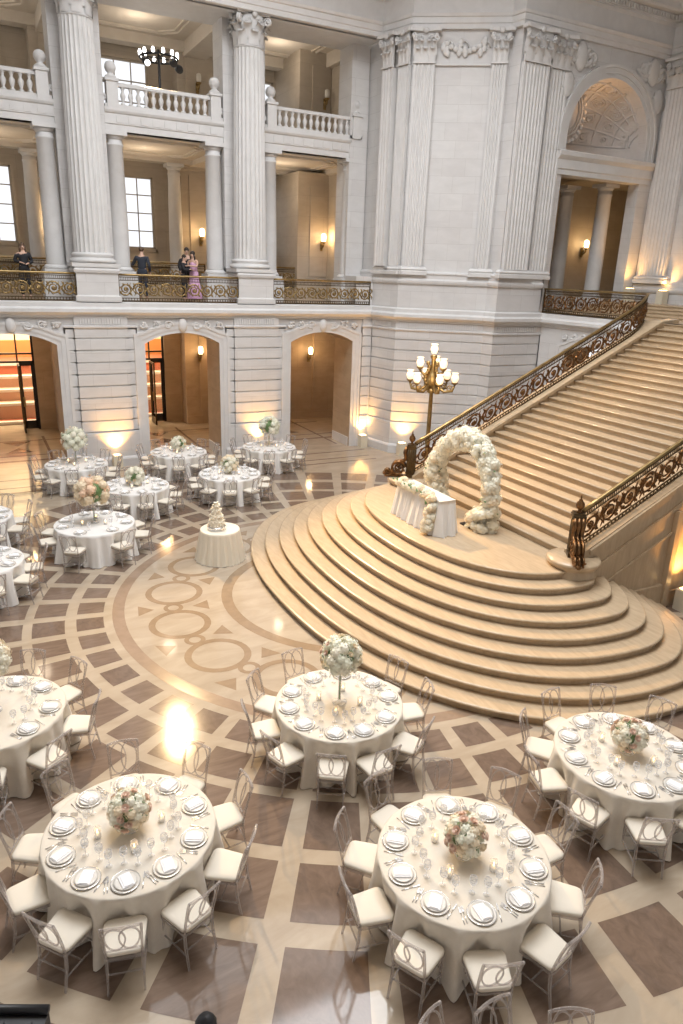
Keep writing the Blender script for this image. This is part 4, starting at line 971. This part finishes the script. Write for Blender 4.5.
TABLES=[ # x,y,name,angles,full,bouquet(tall,R,hc,palette), desc
 (4.055,4.613,'front centre table',reg(31.6),1,(0,.22,.27,(['w','g','c'],['p','p','c'])),'ivory floor length cloth on the front centre round table',CLOTH),
 (.95,6.477,'front left table',[3.3,323.7,288.5,255,222.9,187.6,152.6,117,82,42],1,(0,.22,.27,(['w','g','c'],['p','p','c'])),'ivory floor length cloth on the front left round table',CLOTH),
 (4.131,7.682,'table below the steps',[168.2,202.2,238.8,269.8,305,346.6,135,96,60,20],1,(1,.29,.76,(['w','g','w'],['p','w','c'])),'ivory floor length cloth on the round table just below the curved steps',CLOTH),
 (7.063,5.109,'right edge table',reg(20.6),1,(0,.22,.27,(['w','w','c'],['p','p','w'])),'ivory floor length cloth on the round table at the right edge',CLOTH),
 (-.28,9.44,'left edge table',[28.3,341.8,301.5,262,225,63,98,133,168,198],1,(1,.29,.80,(['w','w','c'],['p','w','w'])),'ivory floor length cloth on the round table at the left edge, nearer camera',CLOTH),
 (2.172,16.693,'peach bouquet table',[236,294,340,20,150,185,60,100],0,(1,.40,.76,PE_),'ivory floor length cloth on the round table with tall peach flowers',CLOTHW),
 (2.516,22.368,'table before the left pier',reg(257-252),0,(1,.40,.76,WB),'white floor length cloth on the far round table before the left stone pier',CLOTHW),
 (8.94,22.55,'table before the right doorway',reg(248-216),0,(1,.36,.72,WB),'white floor length cloth on the far round table before the right doorway',CLOTHW),
 (5.82,22.85,'table before the middle doorway',reg(255-252),0,(0,.26,.27,WB),'white floor length cloth on the far round table before the middle doorway',CLOTHW),
 (6.56,19.74,'table behind the cake',reg(251.6-216),0,(0,.28,.27,(['c','w'],['c','w'])),'white floor length cloth on the round table behind the cake',CLOTHW),
 (3.70,19.45,'table behind the peach bouquet',reg(20),0,(0,.27,.27,(['w','w'],['c','w'])),'white floor length cloth on the round table behind the peach bouquet table',CLOTHW),
 (-.41,15.19,'lower far left table',[255,285,325,0,40],0,None,'ivory floor length cloth cut by the left edge, lower of the two far ones',CLOTHW),
 (-.44,18.22,'upper far left table',[260,295,335,10,50],0,None,'white floor length cloth cut by the left edge, upper of the two far ones',CLOTHW)]
for ti,(x,y,tn,an,full,bq,desc,mt) in enumerate(TABLES):
    A_=[radians(a) for a in an]
    cloth(x,y,.915,.76,[a for a in A_],[mt],desc,ti+1)
    wood_table(x,y,.90,'round banquet table hidden under the cloth of the '+tn)
    for k,a in enumerate(A_):
        chair(x,y,a,tn); setting(x,y,a,tn,full,ti*20+k)
    if bq:
        tall,R,hc,pal=bq; ht=('tall ' if tall else 'low ')+('peach and cream' if pal is PE_ else 'white' if pal is WB else 'white and blush')
        bouquet(x,y,.762,R,hc,tall,pal,'%s round bouquet on the %s'%(ht,tn),ti+3,30 if full else 20,18 if full else 10)
    nv=4 if full else 3
    if inview(x,y,.8,0):
        for k in range(nv):
            a=2*pi*k/nv+.5+ti; q=.30 if tall else .34; 
            place(vot0,FL['vo'],(x+q*cos(a),y+q*sin(a),.762),a,'lit glass candle, %s o\'clock of centre on the %s'%(clock(x,y,a),tn))
# chairs of a nearer table just below the frame
for (u,v,w_) in ((494,1006,'middle'),(572,1014,'right'),(429,1020,'left')):
    d=v_*1+r2*((u-341.5)/F_)+d2*((v-512)/F_); t=(.90-H_)/d.z; bx,by=d.x*t,d.y*t; tc=(3.28,1.75); a=atan2(by-tc[1],bx-tc[0])
    place(chair0,used,(bx-.28*cos(a),by-.28*sin(a),0),a+pi/2,'clear chair whose back rises over the bottom edge, the %s of three'%w_)
# cake table and cake
cloth(4.79,15.22,.46,.76,[],[CLOTHC],'small round cream pleated cloth on the cake table',77,nf=20,flare=.13,depth=.022,name='cake_tablecloth',group=None)
wood_table(4.79,15.22,.44,'small round table hidden under the cream cloth of the cake')
ck=empty('wedding_cake',(4.70,15.20,.762),'four tier ruffled ivory wedding cake on a silver stand','cake')
b=MB(); b.lathe([(.21,0),(.22,.01),(.20,.03),(.20,.06),(.22,.075),(.22,.085),(.0,.086)],28); b.build('cake_stand',[SILVER],ck)
zc=.086
for k,(r,h) in enumerate(((.185,.15),(.15,.14),(.115,.13),(.08,.11))):
    t=MB(); t.grid(lambda u,v,r=r,h=h,zc=zc:((r+.010*sin(u*2*pi*13+v*9)*sin(v*pi*5)-.012*v)*cos(2*pi*u),(r+.010*sin(u*2*pi*13+v*9)*sin(v*pi*5)-.012*v)*sin(2*pi*u),zc+h*v),72,16,True,closeu=True)
    t.lathe([(r-.012,zc+h),(.001,zc+h+.002)],36,cap=False)
    for q in range(int(26*r/.185)): a=q*2.399; t.ball(((r+.004)*cos(a),(r+.004)*sin(a),zc+h*random.uniform(.1,.95)),(.022,.022,.018),6,4)
    t.build('cake_tier',[ICING],ck); zc+=h
t=MB(); 
for q in range(9): a=q*.7; t.ball((.035*cos(a),.035*sin(a),zc+.02+.004*q),(.028,.028,.024),7,5)
t.build('sugar_flowers',[ICING],ck)
# ceremony table with runner
al=MB(); X0,X1,Y0,Y1=8.42,8.84,11.55,13.2; H=2.11; N=200; vs=[];fs=[]
per=[]
for i in range(N):
    s=i/N*2*((X1-X0)+(Y1-Y0)); w,h=X1-X0,Y1-Y0
    if s<h: p=(X0,Y1-s,-1,0)
    elif s<h+w: p=(X0+s-h,Y0,0,-1)
    elif s<2*h+w: p=(X1,Y0+s-h-w,1,0)
    else: p=(X1-(s-2*h-w),Y1,0,1)
    per.append(p)
for j in range(10):
    t=j/9
    for i,(x,y,nx,ny) in enumerate(per):
        f=.02*sin(i*.55)+.012*sin(i*1.3+1); o=.0+t*(.14+f*1.5)+f*.2*t; cxm,cym=(X0+X1)/2,(Y0+Y1)/2
        ux,uy=(x-cxm),(y-cym); L=hypot(ux,uy); vs.append((x+nx*o*.8+ux/L*o*.3,y+ny*o*.8+uy/L*o*.3,H-(H-1.356)*t))
for j in range(9):
    for i in range(N): a=j*N+i;b_=j*N+(i+1)%N; fs.append((a,a+N,b_+N,b_))
fs.append(tuple(range(N-1,-1,-1))); al.add(vs,fs,True)
o=al.build('altar_tablecloth',[CLOTHW]); tag(o,'white draped cloth of the ceremony table in front of the flower arch','tablecloth')
r=empty('ceremony_table',(8.63,12.37,1.35),'rectangular table hidden under the white cloth by the flower arch','table'); t=MB(); t.box(-.19,.19,-.80,.82,.71,.745); t.build('tabletop',[TAN],r)
for sx in (-1,1):
    for sy in (-1,1): l=MB(); l.tube([(sx*.16,sy*.76,.72),(sx*.16,sy*.76,0)],.016,6); l.build('leg',[DARKMET],r)
def bloomrun(root,pts,n,spread,seed,keys=('w','w','w','c'),smin=.8,smax=1.25,rs=.35,limit=99):
    rr=random.Random(seed); cum=[0]
    for a,b in zip(pts,pts[1:]): cum.append(cum[-1]+(Vector(b)-Vector(a)).length)
    extra=MB(); tot=cum[-1]
    for i in range(n):
        s=(i+.5)/n*tot; k=0
        while k<len(cum)-2 and cum[k+1]<s: k+=1
        a,b=Vector(pts[k]),Vector(pts[k+1]); c=a+(b-a)*((s-cum[k])/(cum[k+1]-cum[k]+1e-9)); d=Vector((rr.gauss(0,1),rr.gauss(0,1),rr.gauss(0,1)))
        tn=(b-a).normalized(); d=(d-tn*d.dot(tn)*.6).normalized(); sp=spread(s/tot) if callable(spread) else spread; loc=c+d*sp*rr.uniform(.75,1.0)
        if i*limit//n != (i-1)*limit//n or n<=limit: child(HYM[rr.choice(keys)],'hydrangea',root,loc,d,rr.uniform(smin,smax))
        else: hyd(extra,loc,.085*rr.uniform(smin,smax),rr,30,.030)
    if extra.v: tag(extra.build('filler_blooms',[FLW],root),kind='stuff')
rn_=empty('flower_runner',(8.55,12.38,2.12),'white floral runner along the ceremony table, cascading down its front','flowers')
Z=.03
bloomrun(rn_,[(-.13,.80,Z),(-.13,0,Z),(-.12,-.58,Z),(-.16,-.64,0)],44,.07,3,smin=.75,smax=1.05)
bloomrun(rn_,[(-.20,-.66,.0),(-.24,-.67,-.3),(-.28,-.69,-.55),(-.32,-.70,-.68)],40,.085,4,('w','w','c'),.75,1.05)
lf=MB()
for i in range(40):
    c=Vector((-.15-random.random()*.15,random.uniform(-.6,.8) if i%2 else -.66+random.uniform(-.12,.12),.06 if i%2 else -random.random()*.6)); lf.add([c,c+Vector((.02,.03,.02)),c+Vector((-.02,.06,.05)),c+Vector((-.03,.02,.0))],[(0,1,2,3)],False)
lf.build('foliage',[LEAF],rn_)
# flower arch
fa=empty('flower_arch',(9.4,12.3,1.35),'large arch of white hydrangeas standing at the foot of the straight flight','flower arch')
ARC=ARCHPTS
fr=MB(); fr.tube(ARC,.03,6); 
for p_ in (ARC[0],ARC[-1]): fr.box(p_[0]-.25,p_[0]+.25,p_[1]-.2,p_[1]+.2,0,.03)
fr.build('frame',[DARKMET],fa)
bloomrun(fa,ARC,330,lambda t:.16+.04*sin(t*14)+(.10 if t>.88 else 0),11,('w','w','c','w','w'),1.15,1.7)
lf=MB()
for i in range(90):
    k=random.randrange(len(ARC)-1); c=Vector(ARC[k])+Vector((random.gauss(0,1),random.gauss(0,1),random.gauss(0,1))).normalized()*.25; e=Vector((random.gauss(0,1),random.gauss(0,1),random.gauss(0,1))).normalized()*.08; g_=e.orthogonal().normalized()*.025
    lf.add([c,c+e*.5+g_,c+e,c+e*.5-g_],[(0,1,2,3)],False)
lf.build('foliage',[LEAF],fa)
# ------------------------------------------------------------------ people
def skin(name,verts,edges,radii,m,parent=None,root=0,sub=1,smooth=True):
    me=bpy.data.meshes.new(name); me.from_pydata([tuple(v) for v in verts],edges,[]); me.materials.append(m); o=bpy.data.objects.new(name,me); COL.objects.link(o)
    if parent: o.parent=parent
    md=o.modifiers.new('skin','SKIN'); md.use_smooth_shade=smooth
    sv=me.skin_vertices[0].data if me.skin_vertices else None
    if sv is None: 
        bpy.context.view_layer.objects.active=o; bpy.ops.mesh.customdata_skin_add(); sv=me.skin_vertices[0].data
    for i,r in enumerate(radii): sv[i].radius=(r[0],r[1]) if isinstance(r,tuple) else (r,r); sv[i].use_root=(i==root)
    s=o.modifiers.new('sub','SUBSURF'); s.levels=sub; s.render_levels=sub
    return o
def person(loc,rz,H,label,top,bottom,hair,arms,longhair=False,dress=False,bare_arms=False,lean=0):
    """local: facing -y, x to the figure's left; arms: per side (elbow, wrist) as fractions of H"""
    S=H/1.7; r=empty('person',loc,label,'person',None,rz)
    V=[];E=[];R=[]
    def a(p,rad,to=None):
        V.append(Vector(p)*S); R.append(tuple(q*S for q in rad) if isinstance(rad,tuple) else rad*S); i=len(V)-1
        if to is not None: E.append((to,i))
        return i
    pel=a((0,0,.92),(.15,.10)); sp=a((0,-.01*lean,1.10),(.125,.09),pel); ch=a((0,-.02*lean,1.28),(.155,.10),sp); sh=a((0,-.03*lean,1.40),(.11,.07),ch); nk=a((0,-.03*lean,1.49),.048,sh); hd=a((0,-.035-.03*lean,1.58),(.070,.080),nk); hd2=a((0,-.03-.03*lean,1.65),(.066,.078),hd); a((0,-.125-.03*lean,1.575),.012,hd)
    legs=[]
    for s_ in (-1,1):
        h=a((s_*.09,0,.86),(.085,.09),pel); k=a((s_*.10,-.01,.48),.055,h); an=a((s_*.11,.02,.09),.036,k); a((s_*.12,-.13,.03),.033,an); legs.append((h,k,an))
    wr=[]
    for s_,(el,w_) in zip((-1,1),arms):
        s0=a((s_*.18,-.02*lean,1.38),.052,sh); e0=a(el,.038,s0); w0=a(w_,.026,e0); d=(Vector(w_)-Vector(el)).normalized(); pm=a(Vector(w_)+d*.07,(.036,.016),w0); wr.append((s0,e0,w0))
        sd=d.cross(Vector((0,0,1))); sd=sd.normalized() if sd.length>.1 else Vector((1,0,0))
        for q,(off,ln) in enumerate(((-.027,.062),(-.009,.075),(.009,.070),(.027,.055))):
            b_=Vector(w_)+d*.10+sd*off; f1=a(b_,.0095,pm); f2=a(b_+d*ln*.5+Vector((0,0,-.006)),.008,f1); a(b_+d*ln+Vector((0,0,-.02)),.0065,f2)
        t1=a(Vector(w_)+d*.04-sd*.04,.010,pm); a(Vector(w_)+d*.075-sd*.055+Vector((0,0,-.01)),.008,t1)
    skin('body',V,E,R,SKINM,r)
    # clothing
    def sub_(idx,edges,grow,m,name,root=0):
        mp={j:i for i,j in enumerate(idx)}; skin(name,[V[j] for j in idx],[(mp[x],mp[y]) for x,y in edges],[(R[j][0]+grow*S,R[j][1]+grow*S) if isinstance(R[j],tuple) else R[j]+grow*S for j in idx],m,r,root)
    ids=[pel,sp,ch,sh]; ed=[(pel,sp),(sp,ch),(ch,sh)]
    if not bare_arms:
        for s0,e0,w0 in wr: ids+=[s0,e0,w0]; ed+=[(sh,s0),(s0,e0),(e0,w0)]
    sub_(ids,ed,.024,top,'jacket' if not dress else 'bodice')
    if dress:
        b=MB(); n=40; b.grid(lambda u,v:((.16+.13*v+.02*v*sin(u*2*pi*9))*S*cos(2*pi*u),(.12+.14*v+.02*v*sin(u*2*pi*9))*S*sin(2*pi*u),(1.02-.95*v)*S),n,12,True,closeu=True); b.build('skirt',[bottom],r)
    else:
        ids=[pel,sp];ed=[(pel,sp)]
        for h,k,an in legs: ids+=[h,k,an]; ed+=[(pel,h),(h,k),(k,an)]
        sub_(ids,ed,.022,bottom,'trousers')
    hb=MB(); y0=-.03-.03*lean
    hb.ball((0,(y0+.022)*S,1.655*S),(.088*S,.095*S,.085*S),14,9)
    if longhair:
        hb.tube([(0,(y0+.05)*S,1.64*S),(0,(y0+.075)*S,1.50*S),(.01,(y0+.09)*S,1.36*S),(.0,(y0+.09)*S,1.22*S)],[.075*S,.085*S,.075*S,.03*S],10,rz=.6)
        for s_ in (-1,1): hb.tube([(s_*.07*S,y0*S,1.64*S),(s_*.085*S,(y0+.01)*S,1.50*S),(s_*.09*S,(y0-.02)*S,1.33*S)],[.03*S,.035*S,.012*S],8)
    hb.build('hair',[hair],r)
    fc=MB()
    for s_ in (-1,1): fc.ball((s_*.028*S,(y0-.085)*S,1.605*S),(.011*S,.006*S,.007*S),6,4)
    fc.box(-.022*S,.022*S,(y0-.088)*S,(y0-.08)*S,1.542*S,1.549*S); fc.build('eyes_and_mouth',[HAIRB],r)
    er=MB()
    for s_ in (-1,1): er.ball((s_*.078*S,(y0+.005)*S,1.595*S),(.010*S,.020*S,.030*S),6,5)
    er.build('ears',[SKINM],r)
    return r
FZ=5.5
person((1.82,25.3,FZ),.15,1.62,'woman in black outfit with long brown hair standing at the left gallery railing',BLK,BLK,HAIRL,(((-.27,.02,1.16),(-.14,-.20,1.12)),((.27,0,1.15),(.10,-.22,1.10))),True,lean=.5)
person((5.50,25.45,FZ),pi-.45,1.66,'man in dark suit seen from behind, one arm out, at the middle gallery railing',NAVY,NAVY,HAIRL,(((-.26,.05,1.14),(-.24,-.10,.92)),((.32,-.10,1.17),(.42,-.33,1.15))),lean=.3)
person((7.25,25.35,FZ),-.9,1.60,'woman in pink dress with long dark hair embracing others on the middle gallery',PINK,PINK,HAIRB,(((-.26,-.10,1.18),(-.10,-.32,1.20)),((.24,-.14,1.20),(.06,-.34,1.22))),True,True,True,lean=1.2)
person((6.88,25.30,FZ),.9,1.48,'person in black beside the woman in pink on the middle gallery',BLK,BLK,HAIRB,(((-.24,-.10,1.16),(-.08,-.28,1.18)),((.24,-.08,1.16),(.08,-.30,1.16))),lean=.6)
person((7.15,25.85,FZ),-.2,1.72,'dark haired man behind the embracing pair on the middle gallery',BLK,BLK,HAIRB,(((-.27,.02,1.14),(-.22,-.12,.94)),((.27,.02,1.14),(.22,-.12,.94))))
person((4.66,27.0,FZ),1.2,1.55,'person in pale clothes half hidden by the left column of the middle gallery',CREAMC,CREAMC,HAIRB,(((-.26,.03,1.14),(-.20,-.15,1.0)),((.26,0,1.14),(.20,-.15,1.0))))
# tripod at the right doorway
tp=MB(); 
for k in range(3): a=2*pi*k/3+.4; tp.tube([(0,0,.95),(.26*cos(a),.26*sin(a),.01)],.014,6)
tp.tube([(0,0,.7),(0,0,1.15)],.02,6); tp.box(-.11,.11,-.07,.07,1.13,1.30); tp.ball((0,-.08,1.21),.055,8,6)
o=tp.build('equipment_tripod',[BLACK],loc=(10.72,26.0,0)); tag(o,'small black tripod with equipment standing in the right doorway','tripod')
# black fittings on the near ledge at the bottom edge
lg=MB(); lg.box(-3,6,-1.2,.60,4.5,4.9); lg.build('ledge_near',[STONE],kind='structure')
def atpix(u,v,dist): d=v_*1+r2*((u-341.5)/F_)+d2*((v-512)/F_); return Vector((0,0,H_))+d*dist
c=atpix(-12,1064,1.15); b=MB(); b.box(-.16,.085,-.05,.05,-.02,.05); b.tube([(-.16,-.06,.05),(.085,-.06,.05)],.008,6); b.tube([(-.16,.05,.055),(.085,.05,.055)],.008,6)
for k in range(5): b.box(-.14+.045*k,-.115+.045*k,-.03,.03,.05,.056)
b.tube([(0,0,-.02),(0,-.15,-.35),(0,-.35,4.9-c.z)],.018,8)
o=b.build('stage_monitor',[BLACK],loc=c); o.rotation_euler=(0,0,-.45); tag(o,'black equipment case on an arm at the bottom left corner','equipment')
c=atpix(206,1026,1.15); b=MB(); b.lathe([(.0,.02),(.012,.018),(.018,.008),(.018,-.06),(.012,-.08)],12); b.tube([(0,0,-.07),(0,-.3,4.9-c.z)],.008,8)
o=b.build('microphone',[BLACK],loc=c); tag(o,'black rounded microphone tip poking over the bottom edge left of centre','microphone')
# ------------------------------------------------------------------ light
w=bpy.data.worlds.new('daylight'); SC.world=w; w.use_nodes=True; bg=w.node_tree.nodes['Background']; bg.inputs[0].default_value=(.93,.96,1,1); bg.inputs[1].default_value=WORLD
plight('dome_skylight',None,(CX,CY,21.5),SKYL,(.95,.97,1),12,'AREA')
K=(6.23,26.3,12.75)
spot(K,(4.6,11.2,0),KEY,36,(1,.70,.37),.06,.9,'key_spotlight')
spot((6.6,26.3,12.9),(9.6,12.2,1.5),KEY2,26,(1,.64,.30),.10,.9,'stair_spotlight')
spot((12.6,25.9,13.2),(14.2,12.2,3.2),KEY3,36,(1,.70,.42),.15,.9,'flight_fill_spot')  # added spot without a fixture, set aside so flight risers stay dim
for (hx,hy,he) in ((2.5,3.5,1),(8.5,4,1),(0,10,.8),(6,17,.6)): plight('hall_warm_fill',None,(hx,hy,15.5),HALL*he,(1,.80,.58),.8,'SPOT',(0,0,0),radians(80),1)  # added fill spots, no fixtures; warm the lower hall from overhead
# warm gallery and passage lamps
for cx in BAYS: plight('gallery_lamp',None,(cx,28.8,9.9),28,(1,.80,.58),.3); plight('upper_gallery_lamp',None,(cx,29,14.2),26,(1,.84,.66),.3); plight('passage_lamp',None,(cx,28.3,4.5),60,(1,.62,.30),.25)
plight('lobby_lamp',None,(1.5,34.5,6.0),900,(1,.88,.70),.5); plight('lobby_lamp',None,(6,34.5,6.0),600,(1,.88,.70),.5)
plight('niche_glow_fill',None,(21.2,21.3,12.6),9,(1,.50,.18),.1)  # added fixtureless light for the orange glow at the niche top
SC.view_settings.view_transform='Standard'; SC.view_settings.look='None'; SC.view_settings.gamma=1; SC.view_settings.use_curve_mapping=False; SC.view_settings.exposure=EXPO
